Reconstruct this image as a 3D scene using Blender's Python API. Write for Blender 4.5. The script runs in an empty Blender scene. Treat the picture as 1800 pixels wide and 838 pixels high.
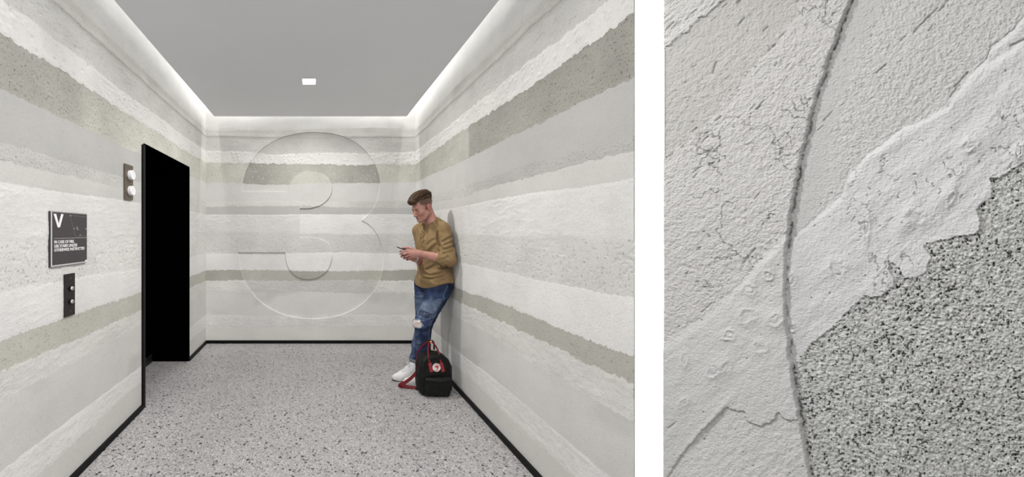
import bpy, bmesh, math
import numpy as np
from mathutils import Vector, Matrix

scene = bpy.context.scene
COL = scene.collection
PI = math.pi

# ------------------------------------------------------------------ camera
FPX = 640.0                     # focal length in pixels of the 1800 px frame
VPX, VPY = 552.5, 408.0         # where the camera looks straight at (shift lens)
CAMZ = 1.36
cam_d = bpy.data.cameras.new('camera')
cam_d.sensor_width = 36.0
cam_d.lens = FPX / 1800.0 * 36.0
cam_d.shift_x = (900.0 - VPX) / 1800.0
cam_d.shift_y = (VPY - 419.0) / 1800.0
cam_d.clip_start = 0.05
cam = bpy.data.objects.new('camera', cam_d)
cam.location = (0, 0, CAMZ)
cam.rotation_euler = (PI / 2, 0, 0)
COL.objects.link(cam)
scene.camera = cam

# room constants
XL, XR, YB = -1.329, 1.238, 4.464
YF = 1.409                      # where the right wall ends at the white pier
ZC, GAP, ZTOP = 2.734, 0.142, 3.35

# ------------------------------------------------------------------ world, exposure
w = bpy.data.worlds.new('world')
scene.world = w
w.use_nodes = True
w.node_tree.nodes['Background'].inputs[0].default_value = (0.97, 0.98, 1.0, 1)
w.node_tree.nodes['Background'].inputs[1].default_value = 0.80
vs = scene.view_settings
vs.view_transform = 'Standard'
vs.look = 'None'
vs.gamma = 1.0
vs.use_curve_mapping = False
vs.exposure = 0.0


# ------------------------------------------------------------------ lamps
def area(name, loc, rot, sx, sy, power, color=(1, 1, 1), spread=PI):
    l = bpy.data.lights.new(name, 'AREA')
    l.shape = 'RECTANGLE'
    l.size, l.size_y = sx, sy
    l.energy = power
    l.color = color
    l.spread = spread
    o = bpy.data.objects.new(name, l)
    o.location = loc
    o.rotation_euler = rot
    COL.objects.link(o)
    return o


WARM = (1.0, 0.985, 0.965)
# wall-wash strips hidden in the slot above the floating ceiling, shining down
area('cove_strip_lamp', (XL + 0.085, 1.9, ZTOP - 0.02), (0, 0, 0), 0.05, 5.1, 23, WARM)
area('cove_strip_lamp', (XR - 0.085, 2.95, ZTOP - 0.02), (0, 0, 0), 0.05, 2.95, 14, WARM)
area('cove_strip_lamp', ((XL + XR) / 2, YB - 0.085, ZTOP - 0.02), (0, 0, 0), 2.4, 0.05, 18, WARM)
# square downlight, first lamp; the other three are unseen fill lamps added for brightness
DL = (-0.047, 3.31)
area('downlight_and_fill_lamp', (DL[0], DL[1], ZC - 0.012), (0, 0, 0), 0.10, 0.10, 27, (1, 0.98, 0.95))
area('downlight_and_fill_lamp', (DL[0], 1.75, ZC - 0.012), (0, 0, 0), 0.10, 0.10, 20, (1, 0.98, 0.95))
area('downlight_and_fill_lamp', (DL[0], 0.2, ZC - 0.012), (0, 0, 0), 0.10, 0.10, 26, (1, 0.98, 0.95))
area('downlight_and_fill_lamp', (DL[0], -1.2, ZC - 0.012), (0, 0, 0), 0.10, 0.10, 26, (1, 0.98, 0.95))
# unseen lamp added under the ceiling to rake the plaster sample on the display board
SPL = (-0.85, 1.25, 2.60)
SPT = (1.00, 0.80, 0.85)
sp = bpy.data.lights.new('added_panel_lamp', 'SPOT')
sp.energy = 190
sp.spot_size = math.radians(66)
sp.spot_blend = 0.9
sp.shadow_soft_size = 0.010
spo = bpy.data.objects.new('added_panel_lamp', sp)
spo.location = SPL
spo.rotation_euler = (Vector(SPT) - Vector(SPL)).to_track_quat('-Z', 'Y').to_euler()
COL.objects.link(spo)


# ------------------------------------------------------------------ object helpers
def link(name, me, mats=None, parent=None, smooth=False):
    o = bpy.data.objects.new(name, me)
    COL.objects.link(o)
    if mats is not None:
        for m in (mats if isinstance(mats, (list, tuple)) else [mats]):
            me.materials.append(m)
    if parent is not None:
        o.parent = parent
    if smooth and len(me.polygons):
        me.polygons.foreach_set('use_smooth', np.ones(len(me.polygons), dtype=bool))
    return o


def tag(o, label=None, cat=None, group=None, kind=None):
    if label: o['label'] = label
    if cat: o['category'] = cat
    if group: o['group'] = group
    if kind: o['kind'] = kind
    return o


def empty(name, loc, label=None, cat=None, group=None, kind=None):
    o = bpy.data.objects.new(name, None)
    o.empty_display_size = 0.05
    o.location = loc
    COL.objects.link(o)
    return tag(o, label, cat, group, kind)


def child(o, parent):
    """parent o keeping its world coordinates (parents are only translated)"""
    o.parent = parent
    base = Vector((0, 0, 0))
    p = parent
    while p is not None:
        base += Vector(p.location)
        p = p.parent
    o.location = Vector(o.location) - base
    return o


def npmesh(name, verts, quads=None, tris=None):
    me = bpy.data.meshes.new(name)
    verts = np.asarray(verts, dtype=np.float32)
    loops, starts, n = [], [], 0
    if quads is not None and len(quads):
        q = np.asarray(quads, dtype=np.int32)
        loops.append(q.ravel()); starts.append(np.arange(len(q)) * 4); n = len(q) * 4
    if tris is not None and len(tris):
        t = np.asarray(tris, dtype=np.int32)
        loops.append(t.ravel()); starts.append(n + np.arange(len(t)) * 3)
    lp = np.concatenate(loops).astype(np.int32)
    st = np.concatenate(starts).astype(np.int32)
    me.vertices.add(len(verts)); me.vertices.foreach_set('co', verts.ravel())
    me.loops.add(len(lp)); me.loops.foreach_set('vertex_index', lp)
    me.polygons.add(len(st)); me.polygons.foreach_set('loop_start', st)
    me.update(calc_edges=True)
    return me


def attr(me, name, vals):
    a = me.attributes.new(name, 'FLOAT', 'POINT')
    a.data.foreach_set('value', np.asarray(vals, dtype=np.float32))


def bm_obj(name, bm, mats, parent=None, smooth=False):
    me = bpy.data.meshes.new(name)
    bm.normal_update()
    bm.to_mesh(me); bm.free()
    return link(name, me, mats, parent, smooth)


def add_box(bm, c, s, rot=None, bevel=0.0, seg=2):
    r = bmesh.ops.create_cube(bm, size=1.0)
    vs_ = r['verts']
    bmesh.ops.scale(bm, vec=s, verts=vs_)
    if bevel > 0:
        es = list({e for v in vs_ for e in v.link_edges})
        rb = bmesh.ops.bevel(bm, geom=es, offset=bevel, segments=seg, affect='EDGES', profile=0.5)
        vs_ = list({v for f in rb['faces'] for v in f.verts} | {v for v in vs_ if v.is_valid})
    if rot is not None:
        bmesh.ops.rotate(bm, cent=(0, 0, 0), matrix=rot, verts=vs_)
    bmesh.ops.translate(bm, vec=c, verts=vs_)
    return vs_


def box_obj(name, c, s, mats, parent=None, bevel=0.0, rot=None):
    bm = bmesh.new()
    add_box(bm, c, s, rot, bevel)
    return bm_obj(name, bm, mats, parent)


def frame_of(t, hint):
    t = t.normalized()
    n = hint - t * hint.dot(t)
    if n.length < 1e-5:
        n = Vector((0, 1, 0)) - t * t.y
    n.normalize()
    return n, t.cross(n)


def add_ribbon(bm, pts, width, thick, hint):
    """flat strap along pts: the width lies along the cross of tangent and hint; hint may be a list"""
    pts = [Vector(p) for p in pts]
    rings = []
    for i, p in enumerate(pts):
        t = pts[min(i + 1, len(pts) - 1)] - pts[max(i - 1, 0)]
        hh = hint[i] if isinstance(hint, list) else hint
        n, b = frame_of(t, Vector(hh))
        hw, ht = width / 2, thick / 2
        rings.append([bm.verts.new(p + b * sx * hw + n * sy * ht) for sx, sy in ((-1, -1), (1, -1), (1, 1), (-1, 1))])
    for a, c in zip(rings[:-1], rings[1:]):
        for k in range(4):
            bm.faces.new((a[k], a[(k + 1) % 4], c[(k + 1) % 4], c[k]))
    bm.faces.new(rings[0][::-1]); bm.faces.new(rings[-1])


def add_tube(bm, pts, rad, seg=8, caps=True):
    pts = [Vector(p) for p in pts]
    rings = []
    hint = Vector((0.31, 0.2, 0.9))
    for i, p in enumerate(pts):
        t = pts[min(i + 1, len(pts) - 1)] - pts[max(i - 1, 0)]
        n, b = frame_of(t, hint)
        hint = n
        r = rad[i] if isinstance(rad, (list, tuple)) else rad
        rings.append([bm.verts.new(p + (n * math.cos(2 * PI * k / seg) + b * math.sin(2 * PI * k / seg)) * r) for k in range(seg)])
    for a, c in zip(rings[:-1], rings[1:]):
        for k in range(seg):
            bm.faces.new((a[k], a[(k + 1) % seg], c[(k + 1) % seg], c[k]))
    if caps:
        bm.faces.new(rings[0][::-1]); bm.faces.new(rings[-1])


def add_disc(bm, c, axis, profile, seg=24):
    """lathe: profile = [(r, h)...] along axis from c"""
    axis = Vector(axis).normalized()
    n, b = frame_of(axis, Vector((0.1, 0.2, 1)))
    c = Vector(c)
    rings = []
    for r, h in profile:
        rings.append([bm.verts.new(c + axis * h + (n * math.cos(2 * PI * k / seg) + b * math.sin(2 * PI * k / seg)) * max(r, 1e-5)) for k in range(seg)])
    for a, d in zip(rings[:-1], rings[1:]):
        for k in range(seg):
            bm.faces.new((a[k], a[(k + 1) % seg], d[(k + 1) % seg], d[k]))
    bm.faces.new(rings[0][::-1]); bm.faces.new(rings[-1])


def catmull(pts, n=8):
    pts = [np.array(p, float) for p in pts]
    out = []
    for i in range(len(pts) - 1):
        p0 = pts[max(i - 1, 0)]; p1 = pts[i]; p2 = pts[i + 1]; p3 = pts[min(i + 2, len(pts) - 1)]
        for k in range(n):
            t = k / n
            out.append(0.5 * ((2 * p1) + (p2 - p0) * t + (2 * p0 - 5 * p1 + 4 * p2 - p3) * t * t + (3 * p1 - p0 - 3 * p2 + p3) * t ** 3))
    out.append(pts[-1])
    return out


def text_mesh(body, size, thick=0.0, extrude=0.0, align='LEFT', spacing=1.0):
    cu = bpy.data.curves.new('lettering', 'FONT')
    cu.body = body
    cu.size = size
    cu.offset = thick
    cu.extrude = extrude
    cu.align_x = align
    cu.space_character = spacing
    cu.resolution_u = 3
    o = bpy.data.objects.new('lettering', cu)
    COL.objects.link(o)
    dg = bpy.context.evaluated_depsgraph_get()
    me = bpy.data.meshes.new_from_object(o.evaluated_get(dg))
    bpy.data.objects.remove(o)
    return me


# ------------------------------------------------------------------ numpy noise
def _hash(ix, iy, iz, seed):
    h = (ix.astype(np.uint32) * np.uint32(374761393) + iy.astype(np.uint32) * np.uint32(668265263)
         + iz.astype(np.uint32) * np.uint32(2147483647) + np.uint32((seed * 974711 + 12345) & 0xffffffff))
    h = (h ^ (h >> np.uint32(13))) * np.uint32(1274126177)
    h = (h ^ (h >> np.uint32(16))) * np.uint32(2246822519)
    h = h ^ (h >> np.uint32(15))
    return (h & np.uint32(0xffffff)).astype(np.float32) / np.float32(0xffffff)


def vnoise2(x, y, seed=0):
    x = np.asarray(x, np.float32); y = np.asarray(y, np.float32)
    x, y = np.broadcast_arrays(x, y)
    ix = np.floor(x).astype(np.int64); iy = np.floor(y).astype(np.int64)
    fx = x - ix; fy = y - iy
    fx = fx * fx * fx * (fx * (fx * 6 - 15) + 10); fy = fy * fy * fy * (fy * (fy * 6 - 15) + 10)
    z = np.zeros_like(ix)
    a = _hash(ix, iy, z, seed); b = _hash(ix + 1, iy, z, seed)
    c = _hash(ix, iy + 1, z, seed); d = _hash(ix + 1, iy + 1, z, seed)
    return ((a + (b - a) * fx) * (1 - fy) + (c + (d - c) * fx) * fy) * 2 - 1


def fbm2(x, y, oct=4, seed=0, gain=0.5):
    s = 0; a = 1.0; t = 0
    for o in range(oct):
        s = s + a * vnoise2(x * 2 ** o + o * 17.3, y * 2 ** o - o * 9.1, seed + o)
        t += a; a *= gain
    return s / t


def worley2(x, y, seed=0):
    """distance to nearest feature point, cell value of it"""
    x = np.asarray(x, np.float32); y = np.asarray(y, np.float32)
    ix = np.floor(x).astype(np.int64); iy = np.floor(y).astype(np.int64)
    best = np.full(x.shape, 9.0, np.float32); val = np.zeros(x.shape, np.float32)
    z = np.zeros_like(ix)
    for dx in (-1, 0, 1):
        for dy in (-1, 0, 1):
            cx = ix + dx; cy = iy + dy
            px = cx + _hash(cx, cy, z, seed); py = cy + _hash(cx, cy, z, seed + 1)
            d = (px - x) ** 2 + (py - y) ** 2
            m = d < best
            best = np.where(m, d, best)
            val = np.where(m, _hash(cx, cy, z, seed + 2), val)
    return np.sqrt(best), val


def vnoise3(p, seed=0):
    x, y, z = (np.asarray(p[..., k], np.float32) for k in range(3))
    ix = np.floor(x).astype(np.int64); iy = np.floor(y).astype(np.int64); iz = np.floor(z).astype(np.int64)
    fx, fy, fz = x - ix, y - iy, z - iz
    fx = fx * fx * (3 - 2 * fx); fy = fy * fy * (3 - 2 * fy); fz = fz * fz * (3 - 2 * fz)
    r = 0
    for dx in (0, 1):
        for dy in (0, 1):
            for dz in (0, 1):
                wgt = (fx if dx else 1 - fx) * (fy if dy else 1 - fy) * (fz if dz else 1 - fz)
                r = r + wgt * _hash(ix + dx, iy + dy, iz + dz, seed)
    return r * 2 - 1


def sstep(a, b, x):
    t = np.clip((x - a) / (b - a), 0, 1)
    return t * t * (3 - 2 * t)


# ------------------------------------------------------------------ materials
def mat(name):
    m = bpy.data.materials.new(name)
    m.use_nodes = True
    nt = m.node_tree
    return m, nt, nt.nodes['Principled BSDF']


def simple(name, color, rough=0.5, metal=0.0, spec=0.5, emit=0.0, noise=0.0, nscale=40, bump=0.0, bscale=200):
    m, nt, b = mat(name)
    c = (*color, 1)
    b.inputs['Base Color'].default_value = c
    b.inputs['Roughness'].default_value = rough
    b.inputs['Metallic'].default_value = metal
    b.inputs['Specular IOR Level'].default_value = spec
    if emit:
        b.inputs['Emission Color'].default_value = c
        b.inputs['Emission Strength'].default_value = emit
    tc = nt.nodes.new('ShaderNodeTexCoord')
    if noise:
        n = nt.nodes.new('ShaderNodeTexNoise')
        n.inputs['Scale'].default_value = nscale
        n.inputs['Detail'].default_value = 5
        nt.links.new(tc.outputs['Object'], n.inputs['Vector'])
        r = nt.nodes.new('ShaderNodeMapRange')
        r.inputs[1].default_value = 0.3; r.inputs[2].default_value = 0.7
        r.inputs[3].default_value = 1 - noise; r.inputs[4].default_value = 1 + noise
        nt.links.new(n.outputs['Fac'], r.inputs[0])
        mx = nt.nodes.new('ShaderNodeVectorMath'); mx.operation = 'SCALE'
        mx.inputs[0].default_value = color
        nt.links.new(r.outputs[0], mx.inputs['Scale'])
        nt.links.new(mx.outputs[0], b.inputs['Base Color'])
    if bump:
        n2 = nt.nodes.new('ShaderNodeTexNoise')
        n2.inputs['Scale'].default_value = bscale
        n2.inputs['Detail'].default_value = 4
        nt.links.new(tc.outputs['Object'], n2.inputs['Vector'])
        bp = nt.nodes.new('ShaderNodeBump')
        bp.inputs['Strength'].default_value = 0.6
        bp.inputs['Distance'].default_value = bump
        nt.links.new(n2.outputs['Fac'], bp.inputs['Height'])
        nt.links.new(bp.outputs['Normal'], b.inputs['Normal'])
    return m


def plaster(name, color, fine=0.0015, fscale=260, mott=0.06, mscale=5, specks=0.0, sp_scale=90, rough=0.9):
    """plaster: base colour x 'tone' attribute, mottled, speckled with small dark pores, finely bumped"""
    m, nt, b = mat(name)
    N, L = nt.nodes, nt.links
    b.inputs['Roughness'].default_value = rough
    b.inputs['Specular IOR Level'].default_value = 0.2
    tc = N.new('ShaderNodeTexCoord')
    at = N.new('ShaderNodeAttribute'); at.attribute_name = 'tone'
    n1 = N.new('ShaderNodeTexNoise'); n1.inputs['Scale'].default_value = mscale
    n1.inputs['Detail'].default_value = 8; n1.inputs['Roughness'].default_value = 0.62
    L.new(tc.outputs['Object'], n1.inputs['Vector'])
    r = N.new('ShaderNodeMapRange')
    r.inputs[1].default_value = 0.28; r.inputs[2].default_value = 0.72
    r.inputs[3].default_value = 1 - mott; r.inputs[4].default_value = 1 + mott
    L.new(n1.outputs['Fac'], r.inputs[0])
    mul = N.new('ShaderNodeMath'); mul.operation = 'MULTIPLY'
    L.new(at.outputs['Fac'], mul.inputs[0]); L.new(r.outputs[0], mul.inputs[1])
    fac = mul.outputs[0]
    n2 = N.new('ShaderNodeTexNoise'); n2.inputs['Scale'].default_value = fscale
    n2.inputs['Detail'].default_value = 5
    L.new(tc.outputs['Object'], n2.inputs['Vector'])
    hgt = n2.outputs['Fac']
    if specks:
        n3 = N.new('ShaderNodeTexNoise'); n3.inputs['Scale'].default_value = sp_scale
        n3.inputs['Detail'].default_value = 3
        L.new(tc.outputs['Object'], n3.inputs['Vector'])
        r3 = N.new('ShaderNodeMapRange')
        r3.inputs[1].default_value = 0.30; r3.inputs[2].default_value = 0.40
        r3.inputs[3].default_value = 1 - specks; r3.inputs[4].default_value = 1.0
        L.new(n3.outputs['Fac'], r3.inputs[0])
        m2 = N.new('ShaderNodeMath'); m2.operation = 'MULTIPLY'
        L.new(fac, m2.inputs[0]); L.new(r3.outputs[0], m2.inputs[1])
        fac = m2.outputs[0]
        m3 = N.new('ShaderNodeMath'); m3.operation = 'ADD'
        L.new(hgt, m3.inputs[0]); L.new(r3.outputs[0], m3.inputs[1])
        hgt = m3.outputs[0]
    mx = N.new('ShaderNodeVectorMath'); mx.operation = 'SCALE'
    mx.inputs[0].default_value = color
    L.new(fac, mx.inputs['Scale'])
    L.new(mx.outputs[0], b.inputs['Base Color'])
    bp = N.new('ShaderNodeBump'); bp.inputs['Strength'].default_value = 1.0
    bp.inputs['Distance'].default_value = fine
    L.new(hgt, bp.inputs['Height'])
    L.new(bp.outputs['Normal'], b.inputs['Normal'])
    return m


def g(v, warm=1.0):
    """neutral-warm grey of linear value v"""
    return (v * 1.008, v, v * (0.975 if warm == 1.0 else warm))


M = {}
M['white'] = simple('white_paint', (0.93, 0.93, 0.93), 0.7, noise=0.004, nscale=3)
M['ceiling'] = simple('grey_ceiling_paint', (0.80, 0.81, 0.83), 0.85, spec=0.2, noise=0.01, nscale=2)
M['slab'] = simple('white_slab', (0.8, 0.8, 0.79), 0.9, noise=0.01)
M['black'] = simple('black_metal', (0.0006, 0.0006, 0.0007), 0.9, spec=0.0, noise=0.2)
M['base'] = simple('black_baseboard', (0.004, 0.004, 0.0045), 0.5, spec=0.15, noise=0.2)
M['backing'] = simple('wall_backing', (0.55, 0.54, 0.52), 0.9, noise=0.03)
M['skin'] = simple('skin', (0.52, 0.275, 0.205), 0.5, spec=0.35, noise=0.08, nscale=25)
M['lip'] = simple('lips', (0.36, 0.125, 0.11), 0.45, noise=0.05)
M['stubble'] = simple('shaved_hair_skin', (0.15, 0.085, 0.062), 0.7, noise=0.25, nscale=220)
M['steel'] = simple('brown_steel', (0.17, 0.14, 0.115), 0.38, metal=0.75, noise=0.08, nscale=30)
M['dark_steel'] = simple('dark_steel', (0.035, 0.033, 0.033), 0.42, metal=0.6, noise=0.1)
M['chrome'] = simple('chrome', (0.75, 0.75, 0.76), 0.12, metal=1.0, noise=0.02)
M['sign_face'] = simple('sign_face', (0.062, 0.054, 0.058), 0.6, spec=0.3, noise=0.03)
M['sign_edge'] = simple('sign_edge', (0.72, 0.72, 0.72), 0.4, metal=0.3, noise=0.02)
M['sign_side'] = simple('sign_side', (0.03, 0.03, 0.034), 0.5, noise=0.03)
M['letter'] = simple('white_lettering', (0.86, 0.86, 0.86), 0.6, noise=0.01)
M['map_line'] = simple('map_line', (0.22, 0.21, 0.215), 0.6, noise=0.01)
M['opal'] = simple('opal_lens', (0.86, 0.85, 0.87), 0.25, spec=0.5, noise=0.01)


# ------------------------------------------------------------------ terrazzo floor
def terrazzo():
    m, nt, b = mat('terrazzo')
    N, L = nt.nodes, nt.links
    tc = N.new('ShaderNodeTexCoord')
    b.inputs['Roughness'].default_value = 0.5
    b.inputs['Specular IOR Level'].default_value = 0.3
    n0 = N.new('ShaderNodeTexNoise'); n0.inputs['Scale'].default_value = 2.5; n0.inputs['Detail'].default_value = 5
    L.new(tc.outputs['Object'], n0.inputs['Vector'])
    cr = N.new('ShaderNodeValToRGB')
    cr.color_ramp.elements[0].position = 0.3; cr.color_ramp.elements[0].color = (0.320, 0.310, 0.310, 1)
    cr.color_ramp.elements[1].position = 0.7; cr.color_ramp.elements[1].color = (0.385, 0.375, 0.374, 1)
    L.new(n0.outputs['Fac'], cr.inputs[0])
    col = cr.outputs[0]

    def chips(col, scale, chance_lo, chance_hi, radius, ramp, seed):
        mp = N.new('ShaderNodeMapping'); mp.inputs['Location'].default_value = (seed * 1.7, seed * 3.1, 0.13)
        mp.inputs['Rotation'].default_value = (0, 0, seed * 0.7)
        L.new(tc.outputs['Object'], mp.inputs[0])
        nz = N.new('ShaderNodeTexNoise'); nz.inputs['Scale'].default_value = scale * 1.6
        L.new(mp.outputs[0], nz.inputs['Vector'])
        ad = N.new('ShaderNodeMixRGB'); ad.blend_type = 'ADD'; ad.inputs[0].default_value = 0.9 / scale
        L.new(mp.outputs[0], ad.inputs[1]); L.new(nz.outputs['Color'], ad.inputs[2])
        v = N.new('ShaderNodeTexVoronoi'); v.voronoi_dimensions = '2D'
        v.inputs['Scale'].default_value = scale
        L.new(ad.outputs[0], v.inputs['Vector'])
        sx = N.new('ShaderNodeSeparateColor'); L.new(v.outputs['Color'], sx.inputs[0])
        a = N.new('ShaderNodeMath'); a.operation = 'GREATER_THAN'; a.inputs[1].default_value = chance_lo
        L.new(sx.outputs[0], a.inputs[0])
        # size differs from chip to chip
        rs = N.new('ShaderNodeMath'); rs.operation = 'MULTIPLY_ADD'; rs.inputs[1].default_value = radius * 0.75; rs.inputs[2].default_value = radius * 0.5
        L.new(sx.outputs[2], rs.inputs[0])
        d = N.new('ShaderNodeMath'); d.operation = 'LESS_THAN'
        L.new(v.outputs['Distance'], d.inputs[0]); L.new(rs.outputs[0], d.inputs[1])
        mu = N.new('ShaderNodeMath'); mu.operation = 'MULTIPLY'
        L.new(a.outputs[0], mu.inputs[0]); L.new(d.outputs[0], mu.inputs[1])
        rp = N.new('ShaderNodeValToRGB'); rp.color_ramp.interpolation = 'CONSTANT'
        els = rp.color_ramp.elements
        els[0].color = (*ramp[0], 1); els[0].position = 0
        els[1].color = (*ramp[1], 1); els[1].position = 1.0 / len(ramp)
        for i, c in enumerate(ramp[2:]):
            e = els.new((i + 2.0) / len(ramp)); e.color = (*c, 1)
        L.new(sx.outputs[1], rp.inputs[0])
        mx = N.new('ShaderNodeMixRGB'); L.new(mu.outputs[0], mx.inputs[0])
        L.new(col, mx.inputs[1]); L.new(rp.outputs[0], mx.inputs[2])
        return mx.outputs[0]

    gm = [(0.27, 0.263, 0.265), (0.44, 0.43, 0.425), (0.32, 0.31, 0.31), (0.49, 0.48, 0.475), (0.235, 0.228, 0.231)]
    col = chips(col, 190, 0.35, 1, 0.55, gm, 1)
    col = chips(col, 105, 0.55, 1, 0.5, gm, 2)
    col = chips(col, 120, 0.90, 1, 0.42, [(0.62, 0.61, 0.60), (0.55, 0.54, 0.53)], 3)
    col = chips(col, 85, 0.86, 1, 0.42, [(0.045, 0.043, 0.046), (0.085, 0.08, 0.082), (0.13, 0.125, 0.13)], 4)
    col = chips(col, 48, 0.90, 1, 0.36, [(0.03, 0.029, 0.031), (0.07, 0.066, 0.068), (0.50, 0.49, 0.48)], 5)
    L.new(col, b.inputs['Base Color'])
    n2 = N.new('ShaderNodeTexNoise'); n2.inputs['Scale'].default_value = 60
    L.new(tc.outputs['Object'], n2.inputs['Vector'])
    r = N.new('ShaderNodeMapRange'); r.inputs[3].default_value = 0.4; r.inputs[4].default_value = 0.6
    L.new(n2.outputs['Fac'], r.inputs[0]); L.new(r.outputs[0], b.inputs['Roughness'])
    return m


M['floor'] = terrazzo()
tag(box_obj('floor', (0.75, 1.1, -0.05), (5.5, 7.4, 0.1), M['floor']), kind='structure')

# ------------------------------------------------------------------ ceiling and shell
cx0, cx1 = XL + GAP, XR - GAP
tag(box_obj('ceiling', ((cx0 + cx1) / 2, (-1.6 + YB - GAP) / 2, ZC + 0.03), (cx1 - cx0, YB - GAP + 1.6, 0.06), M['ceiling'], bevel=0.002), kind='structure')
tag(box_obj('ceiling', ((XL - 0.1 + 1.236) / 2, (-1.6 + YB + 0.1) / 2, ZTOP + 0.05), (1.236 - XL + 0.1, YB + 1.7, 0.1), M['slab']), kind='structure')

wall_left = tag(empty('wall_left', (XL, 3.0, 0)), kind='structure')
wall_back = tag(empty('wall_back', (0, YB, 0)), kind='structure')
wall_right = tag(empty('wall_right', (XR, 3.0, 0)), kind='structure')
DY0, DY1, DZ = 2.800, 3.842, 2.036           # lift door opening
YN = 0.2                                      # near end of the left wall
SK = 0.026                                    # depth of the plaster edges


def backing(parent, boxes):
    bm = bmesh.new()
    for c, s in boxes:
        add_box(bm, c, s)
    child(bm_obj('masonry_core', bm, M['backing']), parent)


backing(wall_left, [((XL - 0.075, (YN + DY0) / 2, ZTOP / 2), (0.11, DY0 - YN, ZTOP)),
                    ((XL - 0.075, (DY0 + DY1) / 2, (DZ + ZTOP) / 2), (0.11, DY1 - DY0, ZTOP - DZ)),
                    ((XL - 0.075, (DY1 + 0.034 + YB + 0.13) / 2, ZTOP / 2), (0.11, YB + 0.096 - DY1, ZTOP))])
backing(wall_back, [(((XL + XR) / 2, YB + 0.075, ZTOP / 2), (XR - XL + 0.04, 0.11, ZTOP))])
backing(wall_right, [((XR + 0.075, (YF + 0.003 + YB + 0.13) / 2, ZTOP / 2), (0.11, YB + 0.127 - YF, ZTOP)), ((XR + 0.014, YF + 0.0045, ZTOP / 2), (0.020, 0.003, ZTOP))])

# ------------------------------------------------------------------ strata of plaster around the room
# z of the seams from the ceiling slot down, measured along the back wall
ZS = [3.35, 2.630, 2.530, 2.336, 2.200, 1.960, 1.744, 1.667, 1.576, 1.336, 1.102, 0.886, 0.771, 0.628, 0.342, 0.192, 0.0]
RAG = [0, 0.004, 0.006, 0.009, 0.010, 0.008, 0.008, 0.007, 0.004, 0.006, 0.006, 0.005, 0.010, 0.010, 0.004, 0.009, 0]
WAV = [0, 0.02, 0.014, 0.016, 0.016, 0.016, 0.014, 0.014, 0.010, 0.018, 0.018, 0.016, 0.016, 0.018, 0.014, 0.016, 0]
# kind, linear grey, warmth, base depth (mm), relief amplitude (mm)
BANDS = [('smooth', 0.655, 0.975, 1.0, 0.9), ('lip', 0.57, 0.945, 2.5, 1.4), ('chatter', 0.595, 0.965, -1.5, 1.3),
         ('pebble', 0.70, 0.975, 3.5, 3.4), ('pits', 0.34, 0.90, -1.5, 2.6), ('smooth', 0.585, 0.975, 0.5, 0.9),
         ('crumb', 0.44, 0.965, 0.0, 3.0), ('smooth', 0.555, 0.965, 1.0, 0.9), ('trowel', 0.655, 0.985, 3.0, 2.8),
         ('pock', 0.605, 0.975, 0.0, 1.8), ('trowel', 0.715, 0.985, 2.5, 1.6), ('fringe', 0.445, 0.895, -1.0, 1.4),
         ('coarse', 0.645, 0.965, 2.0, 3.0), ('smooth', 0.615, 0.97, -0.5, 0.9), ('coarse', 0.725, 0.98, 3.5, 2.8),
         ('smooth', 0.64, 0.955, 0.0, 0.9)]
MB = []
for i, (kd, v, wm, d0, am) in enumerate(BANDS):
    sp_ = {'smooth': 0.10, 'lip': 0.2, 'chatter': 0.22, 'pits': 0.5, 'crumb': 0.4, 'pock': 0.35, 'fringe': 0.3}.get(kd, 0.12)
    MB.append(plaster('plaster_' + kd, g(v, wm), fine=0.0016 if kd in ('smooth', 'lip') else 0.0026,
                      fscale=200 if kd in ('smooth', 'lip') else 170, mott=0.05 if kd == 'smooth' else 0.08,
                      mscale=3.5, specks=sp_, sp_scale=110 if kd in ('pits', 'crumb') else 75))
ZSM = {'numeral_white': plaster('plaster_numeral_white', g(0.80, 0.985), fine=0.0025, mott=0.05),
       'numeral_grey': plaster('plaster_numeral_grey', g(0.52, 0.94), fine=0.003, mott=0.08, specks=0.3)}


def seam(i, s):
    if i == 0 or i == len(ZS) - 1:
        return np.full_like(s, ZS[i])
    r = fbm2(s * 1.1, np.full_like(s, i * 7.7), 3, 40 + i) * WAV[i] * 1.5
    r = r + fbm2(s * 24, np.full_like(s, i * 3.3), 5, 80 + i, 0.74) * RAG[i] * 2.1
    if BANDS[i][0] == 'fringe' or BANDS[i - 1][0] == 'fringe':
        r = r + np.abs(fbm2(s * 60, np.full_like(s, i * 1.3), 3, 91 + i, 0.7)) * 0.02 * (1 if BANDS[i][0] == 'fringe' else -0.3)
    return ZS[i] + r


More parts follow.
